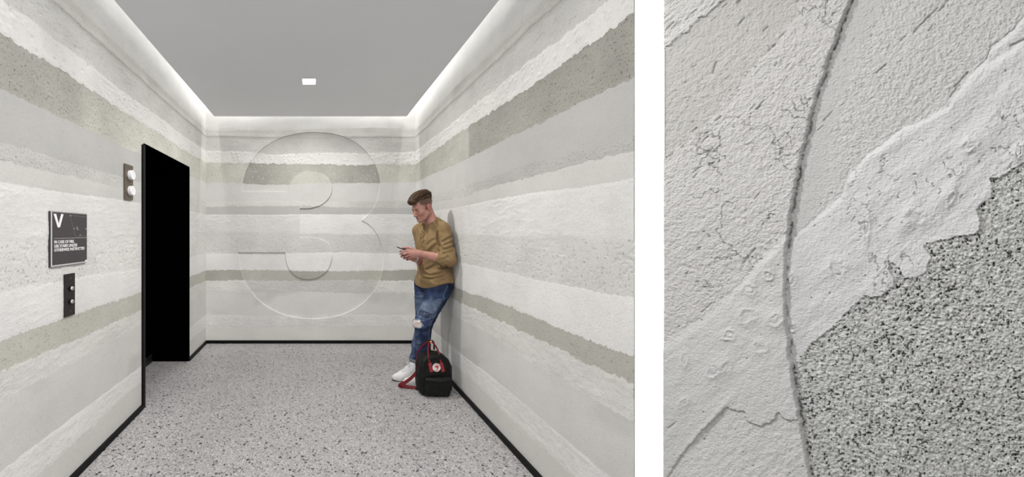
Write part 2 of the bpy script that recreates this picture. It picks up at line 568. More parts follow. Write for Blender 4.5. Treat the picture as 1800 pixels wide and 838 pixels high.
def relief(kd, s, z, am, seed):
    """relief in units of am (mm) for one kind of plaster"""
    if kd in ('smooth', 'lip'):
        h = fbm2(s * 3, z * 9, 4, seed) + 0.25 * fbm2(s * 40, z * 60, 2, seed + 5)
    elif kd == 'chatter':
        h = fbm2(s * 4, z * 10, 4, seed)
        q = fbm2(s * 22 + z * 10, z * 70 - s * 12, 3, seed + 3)
        h = h - 1.6 * sstep(0.38, 0.55, q)
    elif kd == 'pebble':
        d, v = worley2(s * 24, z * 26, seed)
        h = 0.5 * fbm2(s * 9, z * 14, 4, seed + 2) + 1.3 * (v > 0.45) * sstep(0.38, 0.12, d) * sstep(-0.5, 0.3, fbm2(s * 2, z * 3, 2, seed + 8))
        h = h - 1.4 * (v < 0.14) * sstep(0.3, 0.12, d)
    elif kd == 'pits':
        h = 0.6 * fbm2(s * 6, z * 9, 3, seed) + 0.55 * fbm2(s * 55, z * 60, 3, seed + 1, 0.7)
        d, v = worley2(s * 34, z * 36, seed + 4)
        h = h - 1.5 * (v > 0.8) * sstep(0.32, 0.12, d)
    elif kd == 'crumb':
        d, v = worley2(s * 60, z * 66, seed)
        h = 0.5 * fbm2(s * 12, z * 20, 3, seed) + 0.9 * (0.5 - d)
    elif kd == 'trowel':
        h = 0.5 * fbm2(s * 3, z * 8, 3, seed)
        r = 1 - np.abs(fbm2(s * 7 + z * 5, z * 22 - s * 3, 4, seed + 2)) * 3.2
        h = h + 0.8 * np.clip(r, 0, 1) * sstep(-0.2, 0.4, fbm2(s * 2.2, z * 4, 2, seed + 9)) + 0.35 * fbm2(s * 40, z * 60, 3, seed + 5)
    elif kd == 'pock':
        h = 0.5 * fbm2(s * 5, z * 9, 4, seed)
        q = fbm2(s * 45, z * 60, 3, seed + 3)
        h = h - 1.5 * sstep(0.3, 0.5, q)
    elif kd == 'fringe':
        h = 0.5 * fbm2(s * 6, z * 12, 3, seed) + 0.5 * fbm2(s * 75, z * 40, 3, seed + 2, 0.7)
    else:
        h = 0.5 * fbm2(s * 5, z * 8, 3, seed) + 0.9 * fbm2(s * 30 + z * 12, z * 42 - s * 8, 4, seed + 1, 0.62)
    return h * am


def tone_of(wall, i, s, z, sl):
    """tone of the strata along the room: pigment, plus light put into back wall bands (s = world x or y)"""
    t = 1 + 0.05 * fbm2(sl * 1.5, z * 2.5, 3, 300 + i)
    if i == 4:                                    # the grey stratum fades where it was rubbed back
        if wall == 'right':
            t = t * np.where(s + 0.03 * fbm2(z * 9, s * 0, 2, 3) < 2.92, 1.0, 1.36)
            t = t * (1 + 0.12 * fbm2(sl * 7, z * 9, 4, 311))
        elif wall == 'left':
            t = t * (1.08 + 0.62 * sstep(1.7, 2.9, s)) * (1 + 0.12 * fbm2(sl * 6, z * 8, 4, 312))
        else:
            t = t * 1.60 * (1 + 0.08 * fbm2(sl * 7, z * 9, 4, 313))
    if i == 9 and wall == 'left':
        t = t * 1.08
    if i == 5 and wall != 'back':
        t = t * (0.75 + 0.27 * sstep(2.2, 4.0, s))
    if i in (10, 12, 13, 15) and wall == 'back':  # lower back wall bands lightened in colour, in place of more light
        t = t * (1.06 if i == 10 else 1.11)
    if i == 6:
        if wall == 'left': t = t * (1.1 + 0.25 * sstep(2.0, 2.8, s))
        if wall == 'back': t = t * (1.42 - 0.22 * sstep(0.2, 0.6, s))
        if wall == 'right': t = t * (1.0 + 0.25 * sstep(2.6, 3.2, s))
    if i == 7 and wall == 'back':
        t = t * 0.84
    if i == 11:
        if wall == 'left': t = t * 1.12
        if wall == 'back': t = t * 0.95
    if i == 13:                                   # rubbed, scuffed areas
        t = t * (1 - 0.10 * sstep(0.25, 0.6, fbm2(sl * 2.2, z * 3, 3, 320)))
    if i == 1:
        t = t * (1 - 0.12 * sstep(0.0, 0.5, fbm2(sl * 2.5, z * 3, 4, 330)))
    if i in (0, 1, 2):
        t = t * (1 - 0.08 * sstep(-0.2, 0.5, fbm2(sl * 3.1, z * 5, 4, 335)))
    return t


# ---- outline of the big figure sunk into the back wall (x, z)
def px_back(pts):
    return [((340 + a / 1.95 - VPX) * YB / FPX, CAMZ - (190 + b / 1.95 - VPY) * YB / FPX) for a, b in pts]


curve_secs = [
    [(168, 287), (168, 272), (170, 250), (182, 212), (205, 172), (245, 131), (300, 101), (360, 86), (415, 82), (470, 86), (530, 103), (580, 136), (615, 179), (633, 220), (640, 262), (637, 297), (626, 327), (606, 357), (577, 384)],
    [(577, 384), (607, 403), (632, 436), (647, 475), (652, 515), (648, 560), (632, 605), (600, 650), (555, 687), (500, 711), (450, 720), (400, 722), (340, 716), (280, 696), (225, 660), (185, 610), (163, 556), (153, 494)],
    [(315, 494), (319, 527), (335, 560), (362, 580), (395, 586), (430, 578), (458, 555), (472, 525), (475, 497), (463, 466), (440, 451), (410, 445), (365, 444)],
    [(365, 343), (400, 342), (435, 332), (460, 312), (474, 285), (472, 255), (455, 233), (430, 221), (400, 217), (370, 221), (345, 237), (330, 260), (325, 287)]]
poly = []
for sec in curve_secs:
    poly += [tuple(p) for p in catmull(px_back(sec), 6)]
POLY = np.array(poly)
CORN = np.array(px_back([(168, 287), (577, 384), (153, 494), (315, 494), (365, 444), (365, 343), (325, 287)]))


def in_poly(x, z, P):
    x = np.asarray(x); z = np.asarray(z)
    r = np.zeros(x.shape, bool)
    x0, z0 = P[:, 0], P[:, 1]
    x1, z1 = np.roll(x0, -1), np.roll(z0, -1)
    for a, b, c, d in zip(x0, z0, x1, z1):
        if b == d: continue
        m = ((b > z) != (d > z)) & (x < (c - a) * (z - b) / (d - b) + a)
        r ^= m
    return r


def nearest_on(x, z, P):
    best = np.full(x.shape, 1e9); bx = x.copy(); bz = z.copy()
    x0, z0 = P[:, 0], P[:, 1]
    x1, z1 = np.roll(x0, -1), np.roll(z0, -1)
    for a, b, c, d in zip(x0, z0, x1, z1):
        l2 = (c - a) ** 2 + (d - b) ** 2
        if l2 < 1e-12: continue
        t = np.clip(((x - a) * (c - a) + (z - b) * (d - b)) / l2, 0, 1)
        qx = a + t * (c - a); qz = b + t * (d - b)
        dd = (qx - x) ** 2 + (qz - z) ** 2
        m = dd < best
        best = np.where(m, dd, best); bx = np.where(m, qx, bx); bz = np.where(m, qz, bz)
    return bx, bz, np.sqrt(best)


def to_world(wall, s, z, d):
    if wall == 'left': return np.stack([XL + d, s, z], -1)
    if wall == 'right': return np.stack([XR - d, s, z], -1)
    return np.stack([s, YB - d, z], -1)


def s_path(wall, s):
    if wall == 'left': return s
    if wall == 'back': return YB + (s - XL)
    return YB + (XR - XL) + (YB - s)


def grid_faces(nr, nc, off=0):
    r, c = np.meshgrid(np.arange(nr - 1), np.arange(nc - 1), indexing='ij')
    a = (r * nc + c).ravel() + off
    return np.stack([a, a + 1, a + nc + 1, a + nc], 1)


def band_grid(wall, i, s, clip_lo=None, dz=0.0045, ends=(True, True)):
    sl = s_path(wall, s)
    zt, zb = seam(i, sl), seam(i + 1, sl)
    if clip_lo is not None:
        zb = np.maximum(zb, clip_lo)
    zt = np.maximum(zt, zb + 0.002)
    n = max(4, int(math.ceil((ZS[i] - max(ZS[i + 1], clip_lo or 0)) / dz)))
    if i == 0: n = int(n * 0.35)
    t = np.linspace(0, 1, n)[:, None]
    z = zb[None] + (zt - zb)[None] * t
    S = np.broadcast_to(s[None], z.shape).copy()
    SL = np.broadcast_to(sl[None], z.shape)
    kd, v, wm, d0, am = BANDS[i]
    h = 0.30 * d0 + relief(kd, SL, z, am * 0.85, 500 + 13 * i)
    # the trowelled seam edges thin out a little, the lips stand proud
    e = np.minimum(z - zb[None], zt[None] - z)
    h = h * (0.2 + 0.8 * sstep(0.0, 0.016, e))
    if kd == 'lip':
        h = h + 2.2 * sstep(0.05, 0.0, z - zb[None])
    d = np.clip(h, -9, 12) / 1000.0
    for k, on in ((0, ends[0]), (-1, ends[1])):
        if on: d = d * sstep(0, 0.02, np.abs(S - s[k]) + 0.004)
    if wall == 'left':
        d = d * (1 - (z < DZ + 0.03) * np.maximum(sstep(0.05, 0.005, np.abs(S - DY0)), sstep(0.05, 0.005, np.abs(S - DY1))))
    return S, z, d, SL


def wall_bands(wall, parent, segs):
    for i in range(len(BANDS)):
        V, Q, T, off = [], [], [], 0
        for s, clip, ends in segs:
            if clip is not None and ZS[i] <= clip + 0.02:
                continue
            S, z, d, SL = band_grid(wall, i, s, clip, ends=ends)
            t = tone_of(wall, i, S, z, SL)
            # edges folded back to the wall
            lo_ = lambda a: np.vstack([a[:1], a[:1], a, a[-1:], a[-1:]])
            fold = np.full_like(d[:1], -SK)
            d = np.vstack([fold, d[:1], d, d[-1:], fold])
            S = lo_(S); z = lo_(z); t = lo_(t)
            nr, nc = S.shape
            f = grid_faces(nr, nc, off)
            row = np.repeat(np.arange(nr - 1), nc - 1)
            f = f[(row != 1) & (row != nr - 3)]      # the folded edges keep their own normals
            if wall == 'right':
                f = f[:, ::-1]
            V.append(to_world(wall, S, z, d).reshape(-1, 3)); Q.append(f); T.append(t.ravel()); off += nr * nc
        if not V: continue
        me = npmesh('plaster_band', np.concatenate(V), np.concatenate(Q))
        attr(me, 'tone', np.concatenate(T))
        child(link('plaster_band', me, MB[i], None, True), parent)


def persp_samples(y0, y1, X, step=1.55):
    n = int(abs(X) * FPX * (1 / y0 - 1 / y1) / step)
    return 1.0 / np.linspace(1 / y0, 1 / y1, max(n, 6))


near = np.arange(YN, 1.40, 0.009)
wall_bands('left', wall_left, [
    (np.concatenate([near, persp_samples(1.405, DY0, XL)]), None, (False, False)),
    (persp_samples(DY0, DY1, XL, 1.2), DZ, (False, False)),
    (persp_samples(DY1, YB, XL, 1.0), None, (False, True))])
wall_bands('right', wall_right, [(persp_samples(YF, YB, XR), None, (False, True))])

# back wall, with the figure sunk 13 mm into it
REC = 0.018
sb = np.linspace(XL, XR, 455)
CELL = sb[1] - sb[0]
for i in range(len(BANDS)):
    S, z, d, SL = band_grid('back', i, sb, dz=0.0059)
    t = tone_of('back', i, S, z, SL)
    near_m = (S > -0.98) & (S < 0.86) & (z > 0.2) & (z < 2.68)
    has = near_m.any() and (ZS[i] > POLY[:, 1].min() - 0.02) and (ZS[i + 1] < POLY[:, 1].max() + 0.02)
    ins_face = None
    if has:
        qx, qz, dist = nearest_on(S[near_m], z[near_m], POLY)
        inside_v = in_poly(S, z, POLY)
        # move grid points next to the outline onto it, on both sides alike
        gx = np.zeros(S.shape); gx[near_m] = dist
        snap = np.zeros(S.shape, bool)
        snap[near_m] = dist < CELL * 0.52
        snap[0] = snap[-1] = False; snap[:, 0] = snap[:, -1] = False
        QX = S.copy(); QZ = z.copy(); QX[near_m] = qx; QZ[near_m] = qz
        S = np.where(snap, QX, S); z2 = np.where(snap, QZ, z)
        z = np.clip(z2, z[0][None], z[-1][None])
        cxx = 0.25 * (S[:-1, :-1] + S[1:, :-1] + S[:-1, 1:] + S[1:, 1:])
        czz = 0.25 * (z[:-1, :-1] + z[1:, :-1] + z[:-1, 1:] + z[1:, 1:])
        ins_face = in_poly(cxx, czz, POLY)
    nr, nc = S.shape
    F = grid_faces(nr, nc)

    def emit(name, mask, dep, tone, material, walls):
        used = F if mask is None else F[mask.ravel()]
        ex_ = lambda a: np.vstack([a, a[:1], a[-1:], a[:1], a[-1:]])
        Sx = ex_(S); zx = ex_(z); tx = ex_(tone)
        dx = np.vstack([dep, np.full((2, nc), -SK - 0.004), dep[:1], dep[-1:]])
        faces = [used]
        m = np.ones((nr - 1, nc - 1), bool) if mask is None else mask
        c = np.nonzero(m[0])[0]
        b0 = nr * nc + c; c2 = (nr + 2) * nc + c; faces.append(np.stack([b0, b0 + 1, c2 + 1, c2], 1))
        c = np.nonzero(m[-1])[0]
        b1 = (nr + 1) * nc + c; a1 = (nr + 3) * nc + c; faces.append(np.stack([a1, a1 + 1, b1 + 1, b1], 1))
        V = to_world('back', Sx, zx, dx).reshape(-1, 3); T = tx.ravel()
        if walls:                                  # the cut edge of the figure
            topv = to_world('back', S, z, d + 0.0).reshape(-1, 3)
            nv = len(V); V = np.concatenate([V, topv]); T = np.concatenate([T, tone.ravel()])
            mm = np.pad(mask, 1)
            k = np.arange(nr * nc).reshape(nr, nc)
            r, c = np.nonzero(mask & ~mm[1:-1, :-2]); a, b = k[r, c], k[r + 1, c]; faces.append(np.stack([a, b, b + nv, a + nv], 1))
            r, c = np.nonzero(mask & ~mm[1:-1, 2:]); a, b = k[r, c + 1], k[r + 1, c + 1]; faces.append(np.stack([b, a, a + nv, b + nv], 1))
            rr, c = np.nonzero(mask[1:] & ~mask[:-1]); r = rr + 1; a, b = k[r, c], k[r, c + 1]; faces.append(np.stack([b, a, a + nv, b + nv], 1))
            r, c = np.nonzero(mask[:-1] & ~mask[1:]); a, b = k[r + 1, c], k[r + 1, c + 1]; faces.append(np.stack([a, b, b + nv, a + nv], 1))
        Fa = np.concatenate(faces)
        u, inv = np.unique(Fa.ravel(), return_inverse=True)
        me = npmesh(name, V[u], inv.reshape(-1, 4))
        attr(me, 'tone', T[u])
        o = child(link(name, me, material, None, not walls), wall_back)
        return o

    if ins_face is None or not ins_face.any():
        emit('plaster_band', None, d, t, MB[i], False)
    else:
        emit('plaster_band', ~ins_face, d, t, MB[i], False)
        ti, mi = t.copy(), MB[i]
        if i == 4: ti = t / 1.60 * (1.08 + 0.2 * sstep(-0.7, -0.3, S) * sstep(0.5, 0.2, S))
        if i == 8: ti = np.where((S > -0.18), t * 1.10, t); mi = MB[i]
        if i == 11: ti = t * 1.18
        if i == 12: mi = MB[6]; ti = t * 1.22
        if i == 3: ti = t * 1.03
        di = d - REC
        emit('numeral_inlay', ins_face, di, ti, mi, True)

# ------------------------------------------------------------------ baseboards
BB = 0.036
tag(box_obj('baseboard_back', ((XL + XR) / 2, YB - 0.008, BB / 2), (XR - XL, 0.02, BB), M['base'], bevel=0.002), kind='structure')
tag(box_obj('baseboard_right', (XR - 0.008, (YF + YB - 0.02) / 2, BB / 2), (0.02, YB - YF - 0.02, BB), M['base'], bevel=0.002), kind='structure')
tag(box_obj('baseboard_left', (XL + 0.008, (YN + DY0) / 2, BB / 2), (0.02, DY0 - YN, BB), M['base'], bevel=0.002), kind='structure')
tag(box_obj('baseboard_left', (XL + 0.008, (DY1 + YB - 0.02) / 2, BB / 2), (0.02, YB - 0.02 - DY1, BB), M['base'], bevel=0.002), kind='structure')

# ------------------------------------------------------------------ lift door recess
door = tag(empty('door_1', (XL, (DY0 + DY1) / 2, 0)), kind='structure')
XD = -1.715
child(box_obj('jamb', ((XL + XD) / 2 - 0.03, DY0 + 0.018, DZ / 2), (XL - XD + 0.09, 0.036, DZ), M['base'], bevel=0.002), door)
child(box_obj('jamb', ((XL + XD) / 2 - 0.008, DY1 + 0.013, DZ / 2), (XL - XD + 0.02, 0.046, DZ), M['black'], bevel=0.002), door)
child(box_obj('lintel', ((XL + XD) / 2 - 0.03, (DY0 + DY1) / 2 + 0.01, DZ - 0.003), (XL - XD + 0.09, DY1 - DY0 - 0.03, 0.03), M['black'], bevel=0.002), door)
for k in (0, 1):
    wl = (DY1 - DY0) / 2
    lf = child(box_obj('door_leaf', (XD - 0.02 + 0.012 * k, DY0 + wl * (k + 0.5) + 0.01, DZ / 2 - 0.004), (0.04, wl + 0.02, DZ - 0.016), M['black'], bevel=0.002), door)
child(box_obj('kick_plate', (XD + 0.014, (DY0 + DY1) / 2, 0.045), (0.01, DY1 - DY0 - 0.07, 0.085), simple('dark_kick_plate', (0.010, 0.008, 0.007), 0.45, noise=0.1), bevel=0.002), door)

# ------------------------------------------------------------------ white display board, standing at an angle
BA = math.radians(62)
BNX, BNY = -math.sin(BA), -math.cos(BA)        # its front faces left and towards us
BTX, BTY = math.cos(BA), -math.sin(BA)         # along the board, away from the room
BP0 = (0.8805, 1.0)                            # its left edge
brd = box_obj('wall_front', (0, 0, 1.35), (0.95, 0.03, 2.7), M['white'])
brd.location = (BP0[0] + BTX * 0.475 - BNX * 0.015, BP0[1] + BTY * 0.475 - BNY * 0.015, 0)
brd.rotation_euler = (0, 0, math.atan2(BTY, BTX))
tag(brd, kind='structure')

# ------------------------------------------------------------------ ceiling light
dl = empty('ceiling_light', (DL[0], DL[1], ZC), 'small square recessed downlight glowing white in the grey ceiling', 'ceiling light')
bm = bmesh.new()
for sx, sy, lx, ly in ((0, -1, .128, .006), (0, 1, .128, .006), (-1, 0, .006, .116), (1, 0, .006, .116)):
    add_box(bm, (DL[0] + sx * .061, DL[1] + sy * .061, ZC - 0.002), (lx, ly, 0.008))
child(bm_obj('trim_frame', bm, M['letter']), dl)
child(box_obj('diffuser', (DL[0], DL[1], ZC - 0.0025), (0.116, 0.116, 0.005), simple('lit_diffuser', (1, 0.985, 0.96), 0.5, emit=9.0)), dl)

# ------------------------------------------------------------------ body of the added panel lamp, with plates that cut its spill (above the frame)
spt = empty('added_spotlight', (SPL[0], SPL[1], ZC), 'unseen black lamp with light-blocking plates, added under the ceiling to rake the sample panel', 'added_spotlight')
child(box_obj('added_lamp_body', (SPL[0] - 0.07, SPL[1] + 0.015, SPL[2] + 0.07), (0.10, 0.09, 0.10), M['base'], bevel=0.01), spt)
child(box_obj('added_lamp_stem', (SPL[0] - 0.07, SPL[1] + 0.015, ZC - 0.015), (0.02, 0.02, 0.035), M['base']), spt)
child(box_obj('spill_blocker', (SPL[0] + 0.13, SPL[1] + 0.060, SPL[2] - 0.08), (0.003, 0.128, 0.24), M['base']), spt)  # plate added to keep the lamp's spill off the right wall
child(box_obj('spill_blocker', (SPL[0] + 0.13, SPL[1] - 0.150, SPL[2] - 0.08), (0.003, 0.130, 0.24), M['base']), spt)
child(box_obj('blocker_arm', (SPL[0] + 0.03, SPL[1] + 0.118, SPL[2] + 0.03), (0.20, 0.006, 0.012), M['base']), spt)
child(box_obj('blocker_arm', (SPL[0] + 0.03, SPL[1] - 0.205, SPL[2] + 0.03), (0.20, 0.006, 0.012), M['base']), spt)
child(box_obj('blocker_yoke', (SPL[0] - 0.07, SPL[1] - 0.043, SPL[2] + 0.03), (0.012, 0.33, 0.012), M['base']), spt)

# ------------------------------------------------------------------ sign on the left wall
SY0, SY1, SZ0, SZ1 = 1.819, 2.111, 1.1835, 1.466
SX = XL + 0.006
sign = empty('wall_sign', (XL, (SY0 + SY1) / 2, SZ0), 'dark grey square fire stairs sign with white letter V on the left wall', 'sign')
scy, scz = (SY0 + SY1) / 2, (SZ0 + SZ1) / 2
child(box_obj('back_board', (SX - 0.002, scy, scz), (0.009, SY1 - SY0, SZ1 - SZ0), M['sign_side'], bevel=0.001), sign)
child(box_obj('rim_plate', (SX + 0.0035, scy + 0.002, scz), (0.003, SY1 - SY0 - 0.006, SZ1 - SZ0 - 0.004), M['sign_edge'], bevel=0.0008), sign)
child(box_obj('face_plate', (SX + 0.0058, scy + 0.004, scz + 0.0035), (0.003, SY1 - SY0 - 0.016, SZ1 - SZ0 - 0.013), M['sign_face'], bevel=0.0006), sign)
SFX = SX + 0.0075


def sign_pt(a, b):
    """crop position (a 0..1 across, b 0..1 down) on the sign face -> y, z"""
    return SY0 + (SY1 - SY0) * a, SZ1 - (SZ1 - SZ0) * b


def sign_text(name, body, a, b, size, xs, thick, m):
    me = text_mesh(body, size, thick, 0.0006)
    y, z = sign_pt(a, b)
    o = link(name, me, m)
    o.matrix_world = Matrix.Identity(4)
    me.transform(Matrix(((0, 0, 1, 0), (1, 0, 0, 0), (0, 1, 0, 0), (0, 0, 0, 1))) @ Matrix.Diagonal((xs, 1, 1, 1)))
    me.transform(Matrix.Translation((SFX + 0.0003, y, z)))
    return child(o, sign)


# big V as a solid letter
def flat_poly(name, pts, m, parent, x=None, th=0.0012):
    bm = bmesh.new()
    lo = [bm.verts.new((SFX - 0.0004, *sign_pt(a, b))) for a, b in pts]
    hi = [bm.verts.new((SFX + th, *sign_pt(a, b))) for a, b in pts]
    bm.faces.new(hi); n = len(pts)
    for k in range(n):
        bm.faces.new((lo[k], lo[(k + 1) % n], hi[(k + 1) % n], hi[k]))
    bmesh.ops.recalc_face_normals(bm, faces=bm.faces)
    return child(bm_obj(name, bm, m), parent)


flat_poly('letter', [(0.06, 0.045), (0.12, 0.045), (0.185, 0.225), (0.25, 0.04), (0.305, 0.04), (0.215, 0.285), (0.16, 0.287)], M['letter'], sign)
flat_poly('rule_line', [(0.075, 0.482), (0.975, 0.482), (0.975, 0.491), (0.075, 0.491)], simple('grey_rule', (0.36, 0.36, 0.36), 0.6, noise=0.01), sign, th=0.0008)
sign_text('lettering', 'IN CASE OF FIRE,', 0.075, 0.578, 0.0222, 0.93, 0.00025, M['letter'])
sign_text('lettering', 'USE STAIRS UNLESS', 0.075, 0.652, 0.0222, 0.93, 0.00025, M['letter'])
sign_text('lettering', 'OTHERWISE INSTRUCTED', 0.075, 0.724, 0.0222, 0.93, 0.00025, M['letter'])
flat_poly('corner_mark', [(0.915, 0.965), (0.975, 0.965), (0.975, 0.945), (0.955, 0.935), (0.93, 0.945)], M['letter'], sign)


def sign_line(pts, wd=0.0016):
    bm = bmesh.new()
    add_ribbon(bm, [(SFX + 0.0002, *sign_pt(a, b)) for a, b in pts], wd, 0.0008, (1, 0, 0))
    return bm


bm = bmesh.new()
for seg in ([(0.48, 0.055), (0.975, 0.065)], [(0.48, 0.055), (0.63, 0.452)], [(0.63, 0.452), (0.975, 0.452)]):
    add_ribbon(bm, [(SFX + 0.0002, *sign_pt(a, b)) for a, b in seg], 0.0013, 0.0008, (1, 0, 0))
child(bm_obj('stair_map', bm, M['map_line']), sign)
sym = simple('map_symbol', (0.42, 0.41, 0.41), 0.6, noise=0.01)
for a, b, sx_, sz_ in ((0.495, 0.06, .010, .006), (0.60, 0.305, .007, .005), (0.955, 0.305, .008, .006), (0.775, 0.43, .003, .010)):
    y, z = sign_pt(a, b)
    child(box_obj('map_symbol', (SFX, y, z), (0.0012, sx_, sz_), sym), sign)
bm = bmesh.new()
for seg in ([(0.66, 0.29), (0.69, 0.27), (0.69, 0.30), (0.67, 0.32), (0.71, 0.33)], [(0.69, 0.27), (0.72, 0.33)]):
    add_ribbon(bm, [(SFX + 0.0002, *sign_pt(a, b)) for a, b in seg], 0.0016, 0.0008, (1, 0, 0))
child(bm_obj('map_symbol', bm, sym), sign)

# ------------------------------------------------------------------ lift call plate
CY0, CY1, CZ0, CZ1 = 1.928, 2.009, 0.908, 1.136
call = empty('call_button_panel', (XL, (CY0 + CY1) / 2, CZ0), 'narrow dark steel plate with two round lift buttons below the sign', 'button panel')
ccy = (CY0 + CY1) / 2
child(box_obj('plate', (XL + 0.0045, ccy, (CZ0 + CZ1) / 2), (0.009, CY1 - CY0, CZ1 - CZ0), M['dark_steel'], bevel=0.0012), call)
for z in (1.0565, 0.985):
    bm = bmesh.new()
    add_disc(bm, (XL + 0.009, ccy + 0.002, z), (1, 0, 0), [(0.0135, 0), (0.0135, 0.006), (0.0115, 0.0075), (0.0115, 0.005)], 24)
    ring = child(bm_obj('button_ring', bm, simple('button_ring', (0.02, 0.02, 0.021), 0.3, metal=0.7, noise=0.05), None, True), call)
    bm = bmesh.new()
    add_disc(bm, (XL + 0.009, ccy + 0.002, z), (1, 0, 0), [(0.0112, 0.003), (0.0112, 0.010), (0.0095, 0.0135), (0.005, 0.015), (0.0008, 0.0153)], 24)
    child(bm_obj('button', bm, M['chrome'], None, True), ring)
for z in (1.112, 0.934):
    bm = bmesh.new()
    add_disc(bm, (XL + 0.009, ccy + 0.002, z), (1, 0, 0), [(0.0032, 0), (0.0032, 0.0016), (0.0022, 0.0024)], 12)
    child(bm_obj('screw', bm, M['steel'], None, True), call)

# ------------------------------------------------------------------ lift hall lantern
HY0, HY1, HZ0, HZ1 = 2.535, 2.643, 1.591, 1.839
lan = empty('lift_lantern', (XL, (HY0 + HY1) / 2, HZ0), 'brown steel plate with two white drum lamps beside the lift opening', 'lantern')
hcy = (HY0 + HY1) / 2 - 0.004
child(box_obj('plate', (XL + 0.008, (HY0 + HY1) / 2, (HZ0 + HZ1) / 2), (0.012, HY1 - HY0, HZ1 - HZ0), M['steel'], bevel=0.0012), lan)
for z in (1.767, 1.656):
    bm = bmesh.new()
    add_disc(bm, (XL + 0.012, hcy + 0.012, z), (1, 0, 0), [(0.034, 0), (0.034, 0.024), (0.032, 0.0275), (0.029, 0.0285), (0.027, 0.027), (0.001, 0.0265)], 40)
    child(bm_obj('drum_lamp', bm, M['opal'], None, False), lan)
for z in (1.823, 1.712, 1.607):
    bm = bmesh.new()
    add_disc(bm, (XL + 0.013, hcy + 0.004, z), (1, 0, 0), [(0.003, 0), (0.003, 0.0014), (0.002, 0.002)], 12)
    child(bm_obj('screw', bm, M['dark_steel'], None, True), lan)
# ------------------------------------------------------------------ plaster sample panel on the white pier
PTH = 0.014                                    # its surface stands this far off the board
def pray(u, v, off=PTH):
    # the layout was measured on the photograph: carry a point of it onto the plane of the panel
    dx = (u - VPX) / FPX
    c = -(BP0[0] * BNX + BP0[1] * BNY) - off
    y = c / (-dx * BNX - BNY)
    return dx * y, y, CAMZ - (v - VPY) * y / FPX
def pal(u):                                    # distance along the board
    x, y, z = pray(u, VPY)
    return (x - BP0[0]) * BTX + (y - BP0[1]) * BTY
BO_ = (BP0[0] + BNX * PTH, BP0[1] + BNY * PTH)
MMS = 0.72                                     # relief scale

PA0, PA1, PZ0, PZ1 = pal(1170), pal(1838), 0.64, 2.03
xm, ym = BO_[0] + BTX * (PA0 + PA1) / 2, BO_[1] + BTY * (PA0 + PA1) / 2
panel = empty('plaster_sample_panel', (xm, ym, PZ0), 'tall plaster sample panel with raised curved edge hung on the white display board', 'panel')
aa = np.array([pal(u_) for u_ in np.linspace(1170, 1838, 480)])
zz = np.concatenate([np.arange(PZ1, 1.74, -0.0017), np.arange(1.74, 0.98, -0.00122), np.arange(0.98, PZ0, -0.0017)])
AA, ZZ = np.meshgrid(aa, zz)
XX, YY = BO_[0] + BTX * AA, BO_[1] + BTY * AA
U = VPX + XX / YY * FPX
V_ = VPY - (ZZ - CAMZ) / YY * FPX
def fb(sx, sy, o=4, seed=0, gn=0.5): return fbm2(U / sx, V_ / sy, o, seed, gn)
def rot(sa, sb, o, seed, gn=0.5):             # noise drawn out along the trowel direction (up to the right)
    a = (U * 0.77 - V_ * 0.64); b = (U * 0.64 + V_ * 0.77)
    return fbm2(a / sa, b / sb, o, seed, gn)


ue = np.interp(V_, [-90, -40, 0, 20, 50, 85, 125, 160, 200, 235, 270, 300, 330, 370, 410, 440, 480, 520, 560, 610, 650, 700, 750, 800, 838, 960],
               [1530, 1512, 1498, 1490, 1478, 1466, 1452, 1440, 1428, 1420, 1412, 1406, 1399, 1393, 1388, 1385, 1384, 1384, 1386, 1390, 1395, 1403, 1412, 1421, 1428, 1456])
ue = ue + 2.6 * fbm2(V_ / 11, V_ * 0, 3, 601)
left = U < ue
jx = 11 * fb(16, 16, 4, 610, 0.72)
jy = 11 * fb(16, 16, 4, 611, 0.72)
Uj, Vj = U + jx, V_ + jy
vg = np.interp(Uj, [1100, 1165, 1230, 1300, 1345, 1400, 1440, 1500], [325, 285, 235, 150, 95, 30, -20, -90])
gray = left & (Vj < vg)
vc = np.interp(Uj, [1100, 1170, 1290], [150, 88, -12])
flaky = gray & (Vj < vc)
vd = np.interp(U + 0.5 * jx, [1100, 1165, 1225, 1270, 1320, 1350, 1385, 1450], [640, 605, 565, 530, 480, 445, 405, 340]) + 0.4 * jy
crustL = left & (V_ > vd)
ve = np.interp(U + 0.35 * jx, [1100, 1165, 1200, 1245, 1283, 1290, 1312, 1316, 1340, 1365, 1370, 1390, 1400, 1430], [900, 850, 800, 748, 712, 718, 722, 740, 747, 735, 722, 740, 735, 722]) + 0.5 * jy
flatL = crustL & (V_ > ve)
vg2 = np.interp(U + 0.3 * jx, [1384, 1405, 1430, 1455, 1478, 1492, 1505, 1525, 1560, 1587, 1605, 1640, 1668, 1680, 1700, 1735, 1740, 1770, 1800, 1860],
                [435, 405, 385, 365, 345, 306, 298, 270, 245, 222, 218, 200, 186, 165, 140, 100, 82, 60, 28, -15]) + 0.3 * jy
hp = np.array([(1398, 640), (1430, 602), (1465, 575), (1480, 560), (1500, 535), (1520, 521), (1548, 520), (1568, 505), (1572, 490), (1561, 468), (1563, 455), (1572, 462), (1590, 488), (1605, 490), (1628, 478), (1636, 455), (1622, 430), (1640, 425), (1665, 420), (1695, 414), (1718, 412), (1722, 395), (1715, 370), (1738, 350), (1745, 330), (1742, 315), (1755, 312), (1775, 300), (1800, 285), (1870, 240), (1870, 980), (1440, 980), (1428, 838), (1390, 650)], float)
rough = ~left & in_poly(U + 0.55 * jx, V_ + 0.55 * jy, hp)
crustR = ~left & (V_ > vg2) & ~rough
REG = np.zeros(U.shape, int)                   # 0 field
REG[left] = 1; REG[gray] = 2; REG[flaky] = 3; REG[crustL] = 4; REG[flatL] = 5; REG[crustR] = 6; REG[rough] = 7

